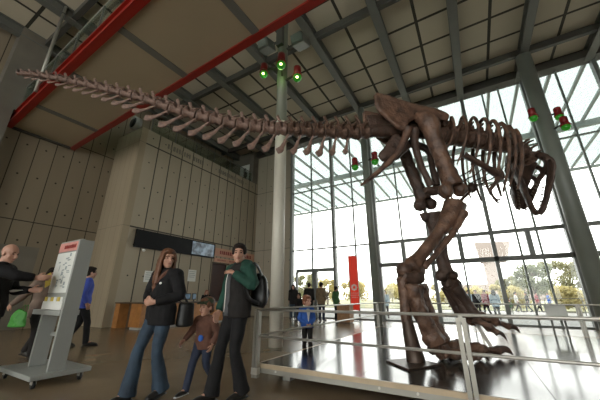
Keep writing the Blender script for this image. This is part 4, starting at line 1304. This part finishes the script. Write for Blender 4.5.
# --- woman in dark open jacket with green sleeves
def exB(o, J, hp):
    MB().tube([(0, 0.15, 0.86), (0, 0.14, 1.08), (0, 0.147, 1.25), (0, 0.12, 1.38)], [(0.04, 0.012)] * 4, side=(1, 0, 0)).build('shirt', M['cloth_grey'], o, True)
    MB().tube([(0.045, 0.15, 0.9), (0.045, 0.148, 1.1), (0.045, 0.15, 1.25), (0.045, 0.125, 1.37)], [(0.006, 0.005)] * 4).build('zip', M['chrome'], o, True)
    MB().tube([(-0.1, -0.05, 1.45), (0, -0.11, 1.47), (0.1, -0.05, 1.45), (0.06, 0.05, 1.43)], [0.05, 0.065, 0.05, 0.03]).build('hood', M['cloth_dkgreen'], o, voxel=0.012, relax=2)


person('short dark-haired woman in black and green jacket with backpack, black trousers', (-2.6, 2.84, 0), (-0.22, -0.97), 1.75, 'walk', head_yaw=48, head_pitch=0, top='cloth_charcoal', sleeve='cloth_dkgreen', legs='cloth_black', hair='short', hair_m='hair_dark',
       joints=dict(elL=(-0.33, 0.03, 1.2), wrL=(-0.12, 0.17, 1.34), hdL=(0.8, 0.1, 0.35), elR=(0.25, 0.0, 1.12), wrR=(0.24, 0.1, 0.9), knR=(0.08, 0.13, 0.51), anR=(0.09, 0.2, 0.09), toeR=(0.11, 0.36, 0.035), knL=(-0.09, 0.05, 0.49), anL=(-0.09, -0.08, 0.1), toeL=(-0.11, 0.08, 0.035)),
       hem=0.84, flare=0.035, fem=True, bulk=1.14, legr=0.95, extras=exB)
bk = thing('backpack', 'black backpack on the back of the woman with green sleeves', 'backpack', (-2.5, 3.05, 0.9))
c = V((-2.47, 3.07, 1.2))
MB().tube([c + V((0, 0, -0.22)), c + V((0.01, 0.02, -0.12)), c + V((0, 0.02, 0.08)), c + V((0, 0, 0.2))], [(0.11, 0.07), (0.15, 0.1), (0.14, 0.09), (0.07, 0.04)], side=(0.97, -0.22, 0), seg=16).build('pack', M['black'], bk, voxel=0.014, relax=2)
MB().tube([c + V((0.02, 0.09, -0.16)), c + V((0.03, 0.11, -0.06)), c + V((0.02, 0.1, 0.02))], [(0.09, 0.02), (0.1, 0.035), (0.08, 0.02)], side=(0.97, -0.22, 0)).build('pocket', M['cloth_charcoal'], bk, True)
MB().tube([c + V((0.1, -0.05, 0.16)), c + V((0.11, -0.22, 0.3)), c + V((0.08, -0.36, 0.12)), c + V((0.08, -0.28, -0.1)), c + V((0.1, -0.08, -0.18))], [(0.022, 0.008)] * 5).build('strap', M['black'], bk, True)


def exK(o, J, hp):
    MB().tube([(0, 0.145, 0.93), (0, 0.145, 1.06), (0, 0.142, 1.18), (0, 0.1, 1.29)], [(0.012, 0.012), (0.03, 0.012), (0.055, 0.014), (0.05, 0.02)], side=(1, 0, 0)).build('shirt', M['cloth_white'], o, True)


# --- child in blue behind the platform corner
person('small child in bright blue zip jacket standing behind the platform railing', (-3.17, 5.62, 0), (0.75, -0.66), 1.14, 'stand', head_yaw=20, top='cloth_kidblue', legs='cloth_charcoal', hair='short', hair_m='hair_red', child=True, extras=exK,
       joints=dict(elR=(0.24, -0.02, 1.1), wrR=(0.05, 0.16, 0.93), elL=(-0.24, -0.02, 1.1), wrL=(-0.05, 0.16, 0.93), hdR=(-0.5, 0.4, -0.5), hdL=(0.5, 0.4, -0.5)), hem=0.8, bulk=1.1)

# --- bald man reaching
person('bald man in black jacket reaching towards the leaflet stand', (-5.78, 1.4, 0), (0.6, 0.8), 1.82, 'stand', head_yaw=-22, head_pitch=-12, top='cloth_black', legs='cloth_charcoal', hair='bald', hair_m='hair_brown',
       joints=dict(elR=(0.22, 0.24, 1.29), wrR=(0.15, 0.43, 1.27), hdR=(0.0, 1, 0.05), elL=(-0.22, 0.1, 1.12), wrL=(-0.12, 0.32, 1.12), hdL=(0.1, 1, 0.0)), hem=0.78, bulk=1.1)
# leaflets held by the man
fl = tag(MB().box((0, 0, 0), (0.13, 0.2, 0.006), Matrix.Rotation(R(20), 3, 'Z') @ Matrix.Rotation(R(-12), 3, 'Y')).build('leaflet', M['paper']), 'white folded leaflet held low by the bald man', 'leaflet')
fl.location = at_y(17, 291, 1.62)
fl2 = tag(MB().box((0, 0, 0), (0.1, 0.015, 0.2), Matrix.Rotation(R(-25), 3, 'Y') @ Matrix.Rotation(R(10), 3, 'Z')).build('leaflet', M['yellow']), 'yellow leaflet taken by the bald man at the stand', 'leaflet')
fl2.location = at_y(48, 280, 1.9)

# --- woman with the green bag
person('dark-haired woman in taupe coat and dark trousers behind the leaflet stand', (-7.55, 2.55, 0), (0.9, 0.35), 1.66, 'walk', head_yaw=-20, head_pitch=-12, top='cloth_coat', legs='cloth_charcoal', hair='bob', hair_m='hair_dark', fem=True,
       joints=dict(elR=(0.24, -0.2, 1.14), wrR=(0.24, -0.42, 0.98), hdR=(0, -0.6, -0.7), elL=(-0.22, 0.15, 1.14), wrL=(-0.14, 0.36, 1.15), head=(0, 0.08, 1.575), neck=(0, 0.03, 1.44)), hem=0.74, bulk=1.12, legr=1.05)
gb = thing('tote_bag', 'bright green tote bag hanging from the hand of the woman in taupe', 'bag', (-7.9, 2.1, 0.55))
gc = at_y(19, 318, 2.2)
MB().tube([gc + V((0, 0, -0.15)), gc + V((0, 0, -0.13)), gc + V((0, 0, 0.02)), gc + V((0.03, 0.01, 0.14))], [(0.17, 0.05), (0.19, 0.07), (0.16, 0.06), (0.11, 0.02)], side=(0.9, 0.35, 0), seg=14).build('sack', M['bag_green'], gb, voxel=0.014, relax=2, jitter=0.012, jscale=14)
for s in (-1, 1):
    MB().tube([gc + V((0.11, 0.04 + 0.02 * s, 0.12)), at_y(27, 305, 2.2) + V((0, 0.02 * s, 0)), gc + V((-0.05, 0.02 * s, 0.12))], [(0.012, 0.004)] * 3).build('handle', M['bag_green'], gb, True)

# --- person in blue walking away
person('person in bright blue jacket and dark trousers walking behind the stand', (-8.3, 3.62, 0), (0.3, 0.95), 1.8, 'walk', head_yaw=10, top='cloth_blue', legs='cloth_black', hair='short', hair_m='hair_dark', hem=0.8, bulk=1.1,
       joints=dict(elR=(0.26, -0.06, 1.12), wrR=(0.25, 0.04, 0.9)))

# --- people by the doors
far = 'visitors standing by the glass doors'
FARP = [
    ('person in dark coat beside the white column, by the glass doors', (-8.5, 13.6), (0.3, -1), 1.72, 'cloth_charcoal', 'denim', 'hair_dark', 'bob'),
    ('person in dark grey coat facing the glass doors, left of the tan coat', (-7.45, 13.45), (-0.2, 1), 1.78, 'cloth_charcoal', 'cloth_black', 'hair_dark', 'short'),
    ('person in tan coat and jeans facing the glass doors', (-6.68, 13.3), (0.1, 1), 1.78, 'cloth_tan', 'denim_navy', 'hair_dark', 'short'),
    ('person in dark green top half behind a window post near the banner', (-6.15, 13.9), (0.5, 0.8), 1.6, 'cloth_green', 'cloth_black', 'hair_dark', 'short'),
]
for lab, (x, y), hd, H, tp_, lg, hm, hr in FARP:
    person(lab, (x, y, 0), hd, H, 'stand', top=tp_, legs=lg, hair=hr, hair_m=hm, vox=0.022, near=False, hem=0.72, bulk=1.12)
person('dark-haired child half hidden behind the child in blue', (-7.55, 12.6, 0), (0.2, -1), 1.3, 'stand', top='cloth_black', legs='cloth_black', hair='bob', hair_m='hair_dark', vox=0.022, near=False, child=True)
person('auburn-haired clerk seated behind the wooden desk', (-11.5, 10.3, -0.03), (0.9, -0.4), 1.45, 'stand', top='cloth_black', legs='cloth_black', hair='bob', hair_m='hair_red', vox=0.022, near=False, shirt='cloth_white')
OUTP = [
    ('person in light blue jacket outside, right of the far grey column', (387, 318), (0.2, -1), 1.7, 'cloth_light', 'cloth_grey', 'hair_dark'),
    ('leftmost person of the outdoor group, in a pale grey coat', (466, 314), (0.6, -0.8), 1.7, 'cloth_grey', 'cloth_charcoal', 'hair_dark'),
    ('person in pale blue coat within the outdoor group', (472, 316), (0.3, -1), 1.75, 'cloth_light', 'denim_navy', 'hair_dark'),
    ('person in black coat within the outdoor group', (480, 317), (-0.3, -1), 1.75, 'cloth_black', 'cloth_black', 'hair_dark'),
    ('person in dark red coat within the outdoor group', (489, 317), (-0.6, -0.8), 1.75, 'cloth_red', 'cloth_black', 'hair_dark'),
    ('person in pale coat with big dark hair, right end of the outdoor group', (499, 320), (0, 1), 1.7, 'cloth_light', 'cloth_grey', 'hair_dark'),
    ('small child in green outside, right of the outdoor group', (512, 313), (0, -1), 1.1, 'cloth_green', 'cloth_grey', 'hair_brown'),
    ('person in white top walking outside beyond the dinosaur chest', (519, 312), (1, 0), 1.7, 'cloth_white', 'cloth_grey', 'hair_dark'),
    ('person in black jacket and jeans walking outside', (530, 312), (-1, 0), 1.7, 'cloth_black', 'denim', 'hair_dark'),
    ('person in red jacket walking outside, left of the information panel', (540, 312), (1, -0.3), 1.7, 'cloth_red', 'cloth_black', 'hair_dark'),
    ('person in blue jacket outside above the information panel', (552, 311), (-1, -0.2), 1.7, 'cloth_kidblue', 'cloth_grey', 'hair_dark'),
]
for lab, (x, y), hd, H, tp_, lg, hm in OUTP:
    p = at_z(x, y, -0.2)
    person(lab, p, hd, H, 'walk' if abs(hd[0]) > 0.5 else 'stand', top=tp_, legs=lg, hair='bob' if 'big' in lab else 'short', hair_m=hm, vox=0.03, near=False, hem=0.74, bulk=1.15, child=H < 1.3)

# ================================================================== LEAFLET STAND
sx0, sx1, sy = -5.68, -5.06, 2.0
sd_ = thing('leaflet_stand', 'pale grey wheeled stand with a map poster and leaflet rack', 'stand', (-5.5, 2.1, 0))
MB().span((-6.08, 1.76, 0.1), (-4.95, 2.46, 0.16), 0.012).build('base', M['grey_panel'], sd_)
for x in (-6.0, -5.03):
    for y in (1.84, 2.36):
        cst = MB().tube([(x, y - 0.015, 0.045), (x, y + 0.015, 0.045)], 0.045, seg=16, sub=1).build('caster', M['black'], sd_, True)
        MB().span((x - 0.03, y - 0.025, 0.05), (x + 0.03, y - 0.018, 0.1)).span((x - 0.03, y + 0.018, 0.05), (x + 0.03, y + 0.025, 0.1)).build('fork', M['chrome'], cst)
for x, zt in ((sx1, 1.93), (sx0, 0.9)):
    MB().span((x - 0.025, sy - 0.04, 0.16), (x + 0.025, sy + 0.16, zt), 0.006).build('upright', M['grey_panel'], sd_)
MB().span((sx0, sy + 0.12, 0.55), (sx1, sy + 0.16, 0.6)).build('cross_bar', M['grey_panel'], sd_)
MB().span((-6.02, sy - 0.05, 0.85), (sx1 - 0.025, sy + 0.2, 0.92), 0.006).build('shelf', M['grey_panel'], sd_)
MB().span((sx0 - 0.1, sy, 0.92), (sx1 - 0.02, sy + 0.05, 1.95), 0.006).build('back_panel', M['grey_panel'], sd_)
ps = MB().span((sx0 - 0.08, sy - 0.012, 1.16), (sx1 - 0.06, sy - 0.002, 1.76)).build('poster', M['paper'], sd_)
random.seed(3)
for k in range(26):
    x = random.uniform(sx0, sx1 - 0.2)
    z = random.uniform(1.22, 1.7)
    w_, h_ = random.choice(((0.09, 0.012), (0.05, 0.05), (0.014, 0.09), (0.06, 0.02)))
    MB().span((x, sy - 0.015, z), (x + w_, sy - 0.0121, z + h_)).build('map_mark', M['ink_grey'], ps)
hdz = MB().span((sx0 - 0.08, sy - 0.012, 1.78), (sx1 - 0.04, sy - 0.002, 1.92)).build('header', M['pink'], sd_)
m = MB()
x = sx0 + 0.1
while x < sx1 - 0.14:
    w_ = random.uniform(0.02, 0.045)
    m.span((x, sy - 0.016, 1.825), (x + w_, sy - 0.0121, 1.825 + random.choice((0.05, 0.055, 0.06))))
    x += w_ + random.choice((0.01, 0.012, 0.014))
m.build('header_lettering', M['ink_red'], hdz)
MB().span((sx0 - 0.07, sy - 0.045, 0.925), (sx1 - 0.03, sy - 0.04, 1.04)).span((sx0 - 0.07, sy - 0.04, 0.925), (sx1 - 0.03, sy, 0.93)).build('rack', M['white'], sd_)
for k in range(6):
    x = sx0 - 0.06 + 0.105 * k
    q = MB().span((x, sy - 0.036, 0.932), (x + 0.085, sy - 0.006, 1.1)).build('leaflet_pile', M['yellow' if k % 2 == 0 else 'paper'])
    tag(q, ('yellow' if k % 2 == 0 else 'white') + ' leaflet pile in the rack, ' + ('leftmost', 'second from the left', 'third from the left', 'third from the right', 'second from the right', 'rightmost')[k] + ' of six', 'leaflets', 'leaflet piles in the stand rack')

# ================================================================== GALLERY WALL FITTINGS
XF = XB
tv = thing('television', 'long black display panel with a lit screen on the concrete wall', 'display', (XF, 9, 3.15))
MB().span((XF + 0.02, 6.78, 3.14), (XF + 0.12, 11.3, 3.92), 0.01).build('casing', M['screen_off'], tv)
MB().span((XF + 0.121, 9.75, 3.2), (XF + 0.13, 11.22, 3.86)).build('screen', M['screen_on'], tv)
MB().span((XF, 7.4, 3.4), (XF + 0.02, 10.6, 3.7)).build('wall_mount', M['steel_dark'], tv)
dc = tag(MB().ell((XF + 0.1, 7.25, 3.05), (0.07, 0.07, 0.06)).box((XF + 0.05, 7.25, 3.08), (0.1, 0.06, 0.05)).build('security_camera', M['white'], None, True), 'small white dome camera under the black display panel', 'camera')
for z0, z1, lab, nm in ((3.3, 3.76, 'upper salmon sign band with dark lettering above the doorway', 'sign'), (2.98, 3.2, 'narrow lower salmon sign band directly above the doorway', 'sign')):
    sg = thing(nm, lab, 'sign', (XF, 13, z0))
    MB().span((XF + 0.01, 11.38, z0), (XF + 0.06, 14.8, z1)).build('board', M['salmon'], sg)
    y = 11.75 if z0 > 3.2 else 11.6
    random.seed(int(z0 * 10))
    hgt = 0.2 if z0 > 3.2 else 0.08
    while y < 14.3:
        m = MB()
        for q_ in range(random.randint(4, 8)):
            wd_ = random.uniform(0.07, 0.14) * hgt / 0.2
            m.span((XF + 0.06, y, (z0 + z1) / 2 - hgt / 2), (XF + 0.064, y + wd_, (z0 + z1) / 2 + hgt / 2))
            y += wd_ + 0.05
            if y > 14.4:
                break
        m.build('word', M['ink_red'], sg)
        y += 0.25
for (y0, y1, z0, z1), lab in (((9.8, 10.28, 1.85, 2.42), 'white notice sheet on the concrete wall under the lit screen'), ((7.52, 7.92, 1.72, 2.2), 'pale notice sheet on the concrete wall left of the long-haired woman'), ((8.6, 8.95, 1.85, 2.3), 'pale notice sheet on the concrete wall behind the long-haired woman')):
    nt_ = thing('notice', lab, 'notice', (XF, y0, z0), 'notices on the concrete wall')
    MB().span((XF, y0, z0), (XF + 0.012, y1, z1)).build('sheet', M['paper'], nt_)
    m = MB()
    for r_ in range(4):
        m.span((XF + 0.012, y0 + 0.05, z1 - 0.1 - 0.09 * r_), (XF + 0.014, y1 - 0.05 - 0.05 * (r_ % 2), z1 - 0.075 - 0.09 * r_))
    m.build('print', M['ink_grey'], nt_)
# reception desk
ds = thing('reception_desk', 'long orange-brown wooden reception desk before the concrete wall', 'desk', (-10.7, 8, 0))
MB().span((-11.02, 6.4, 0.08), (-10.36, 10.6, 0.86)).build('front', M['wood'], ds)
MB().span((-11.06, 6.36, 0.86), (-10.32, 10.64, 0.91), 0.008).build('worktop', M['wood_dark'], ds)
MB().span((-10.98, 6.44, 0.0), (-10.42, 10.56, 0.08)).build('plinth', M['speaker_grey'], ds)
MB().span((-12.1, 6.36, 0.86), (-11.06, 7.1, 0.91), 0.008).build('worktop', M['wood_dark'], ds)
MB().span((-12.1, 6.4, 0.0), (-11.78, 7.05, 0.86)).build('end_cabinet', M['wood'], ds)
MB().span((-11.78, 6.75, 0.0), (-11.02, 6.8, 0.86)).build('modesty_panel', M['wood_dark'], ds)
for k, (y, lab) in enumerate(((8.55, 'black computer monitor on the reception desk, left one'), (8.95, 'black computer monitor on the reception desk, right one'))):
    mo = thing('computer_monitor', lab, 'monitor', (-10.75, y, 0.91), 'monitors on the reception desk')
    MB().box((-10.75, y, 1.12), (0.04, 0.36, 0.26), Matrix.Rotation(R(-25 + 50 * k), 3, 'Z'), 0.006).build('casing', M['black'], mo)
    MB().box((-10.75 + 0.02, y - 0.005 + 0.01 * k, 1.125), (0.012, 0.3, 0.2), Matrix.Rotation(R(-25 + 50 * k), 3, 'Z')).build('screen', M['screen_on'], mo)
    MB().span((-10.82, y - 0.08, 0.91), (-10.68, y + 0.08, 0.92)).span((-10.77, y - 0.02, 0.92), (-10.73, y + 0.02, 1.05)).build('stand', M['black'], mo)
pp = tag(MB().box((-10.6, 9.6, 0.985), (0.02, 0.3, 0.15), Matrix.Rotation(0.3, 3, 'Y')).build('card_display', M['paper']), 'white card standing on the reception desk', 'card')

# ================================================================== BANNER, BOX
bn = thing('banner', 'tall red banner with a white flower emblem beside the far column', 'banner', (-5.15, 14.0, 0))
MB().span((-5.4, 13.98, 0.5), (-4.97, 13.99, 3.08)).build('fabric', M['banner'], bn)
MB().span((-5.44, 13.99, 0.0), (-5.41, 14.03, 3.12)).span((-5.41, 13.99, 3.09), (-4.97, 14.03, 3.12)).span((-5.5, 13.85, 0.0), (-4.95, 14.15, 0.02)).build('stand', M['steel_grey'], bn)
m = MB()
for k in range(8):
    a = k * math.pi / 4
    cx_, cz_ = -5.19 + 0.115 * math.cos(a), 1.55 + 0.115 * math.sin(a)
    m.tube([(cx_, 13.972, cz_), (cx_, 13.9795, cz_)], 0.052, seg=12, sub=1)
m.build('flower_emblem', M['white'], bn)
for k, tx in enumerate(('CALIFORNIA', 'ACADEMY OF', 'SCIENCES')):
    text_mesh('lettering', tx, 0.075, M['white'], bn, (-5.19, 13.976, 1.28 - 0.1 * k), (1, 0, 0), (0, 0, 1))
wb = thing('wooden_box', 'brown wooden donation box standing left of the red banner', 'box', (-5.3, 12.95, 0))
MB().span((-5.6, 12.7, 0.04), (-5.0, 13.2, 0.74), 0.01).build('body', M['wood_box'], wb)
MB().span((-5.63, 12.67, 0.74), (-4.97, 13.23, 0.78), 0.006).build('lid', M['wood_box'], wb)
MB().span((-5.55, 12.75, 0.0), (-5.05, 13.15, 0.04)).build('plinth', M['wood_dark'], wb)

# ================================================================== OUTSIDE
def tree(label, x, y, h, w, leaf, trunk_h, seed, group='trees beyond the paving', nl=3600):
    random.seed(seed)
    t = thing('tree', label, 'tree', (x, y, -0.2), group)
    m = MB()
    m.tube([(x, y, -0.2), (x + 0.1, y, trunk_h), (x, y, h * 0.75)], [0.16, 0.12, 0.04], seg=8)
    blobs = []
    for k in range(16):
        a = random.uniform(0, 6.28)
        rr = w * 0.5 * math.sqrt(random.random()) * 0.8
        zz = trunk_h + (h - trunk_h) * random.uniform(0.1, 0.88)
        rad = w * random.uniform(0.14, 0.25) * (1.1 - 0.5 * (zz / h))
        blobs.append((V((x + rr * math.cos(a), y + rr * math.sin(a), zz)), rad))
        m.tube([(x, y, trunk_h * 0.8 + 0.2 * random.random()), ((x + blobs[-1][0].x) / 2, (y + blobs[-1][0].y) / 2, zz - 0.3), blobs[-1][0]], [0.05, 0.03, 0.015], seg=5, sub=2)
    m.build('trunk', M['bark'], t, True)
    m = MB()
    for k in range(nl):
        c_, rad = random.choice(blobs)
        d = V((random.gauss(0, 1), random.gauss(0, 1), random.gauss(0, 0.8))).normalized() * rad * (random.random() ** 0.4)
        p = c_ + d
        n1 = V((random.gauss(0, 1), random.gauss(0, 1), random.gauss(0, 1))).normalized()
        u = n1.orthogonal().normalized() * random.uniform(0.1, 0.19) * (w / 4) ** 0.5
        v = n1.cross(u) * 0.55
        m.quad(p - u, p - v, p + u, p + v)
    m.build('foliage', M[leaf], t)
    return t


TR = [('olive tree crown directly left of the thick right column, tallest', 10.5, 52, 6.4, 5.2, 'leaf_olive', 1.5),
      ('green tree behind the dinosaur snout, left of the tallest tree', 6.0, 44.5, 5.2, 4.2, 'leaf_green', 1.2),
      ('olive tree in the gap right of the pale tower', 4.3, 52, 4.4, 3.6, 'leaf_olive', 1.0),
      ('green tree right of the thick right column', 15.0, 45, 5.0, 4.6, 'leaf_green', 1.2),
      ('olive tree at the right edge of the photo', 19.5, 47, 5.6, 6, 'leaf_olive', 1.4),
      ('yellow shrub left of the pale tower base', 0.0, 44, 2.5, 3.6, 'leaf_yellow', 0.3),
      ('yellow shrub under the pale tower', 3.2, 43, 2.5, 3.8, 'leaf_yellow', 0.3),
      ('yellow shrub between the dinosaur legs', -3.4, 44, 2.6, 3.8, 'leaf_yellow', 0.3),
      ('yellow tree just right of the far grey column', -9.6, 44, 3.4, 4.6, 'leaf_yellow', 0.7),
      ('yellow shrub below the snout trees', 7.4, 35.5, 1.9, 3.4, 'leaf_yellow', 0.3),
      ('olive tree seen through the left door leaf', -27.5, 48, 5.4, 5, 'leaf_olive', 1.0),
      ('yellow tree seen through the right door leaf', -21.0, 44, 4.2, 4.5, 'leaf_yellow', 0.8),
      ('yellow tree left of the red banner', -16.8, 45, 3.6, 4.8, 'leaf_yellow', 0.8)]
for i, (lab, x, y, h, w_, lf, th) in enumerate(TR):
    tree(lab, x, y, h, w_, lf, th, 40 + i)
tw = thing('tower_building', 'pale flared tower building far beyond the trees', 'building', (8, 150, -0.2))
MB().slab([(4.6, 146, -0.2), (9.6, 146, -0.2), (9.9, 146, 15.5), (4.4, 146, 15.5)], V((0, 9, 0))).build('shaft', M['tower_base'], tw)
MB().slab([(3.6, 145, 15.5), (13.0, 145, 15.5), (15.2, 145, 23.0), (2.6, 145, 23.6)], V((0, 11, 0))).build('top_storey', M['tower'], tw)
MB().span((-6, 140, -0.2), (24, 156, 6)).build('low_wing', M['tower_base'], tw)
gr = thing('terrace_railing', 'thin grey railing along the outdoor terrace', 'railing', (4, 30, -0.2))
for k in range(14):
    MB().span((-11 + 2.2 * k, 29.98, -0.2), (-10.95 + 2.2 * k, 30.02, 1.0)).build('post', M['steel_grey'], gr)
for z in (1.0, 0.5):
    MB().span((-11, 29.985, z - 0.02), (17.6, 30.015, z + 0.02)).build('rail', M['steel_grey'], gr)

# faint raised lettering along the parapet
ins = thing('inscription', 'faint raised lettering along the top of the concrete wall', 'lettering', (XB, 10, 8.3))
random.seed(11)
for y0, y1 in ((7.6, 8.9), (9.2, 9.9), (11.1, 13.4)):
    m = MB()
    y = y0
    while y < y1:
        w_ = random.uniform(0.06, 0.12)
        m.span((XB + 0.001, y, 8.3), (XB + 0.02, y + w_, 8.55))
        y += w_ + 0.07
    m.build('word', M['concrete_plain'], ins)

# ================================================================== LIGHT
wd = bpy.data.worlds.new('world')
S.world = wd
wd.use_nodes = True
bg = wd.node_tree.nodes['Background']
bg.inputs[0].default_value = (1.0, 0.985, 0.955, 1)
bg.inputs[1].default_value = 4.4
S.view_settings.exposure = 0.0
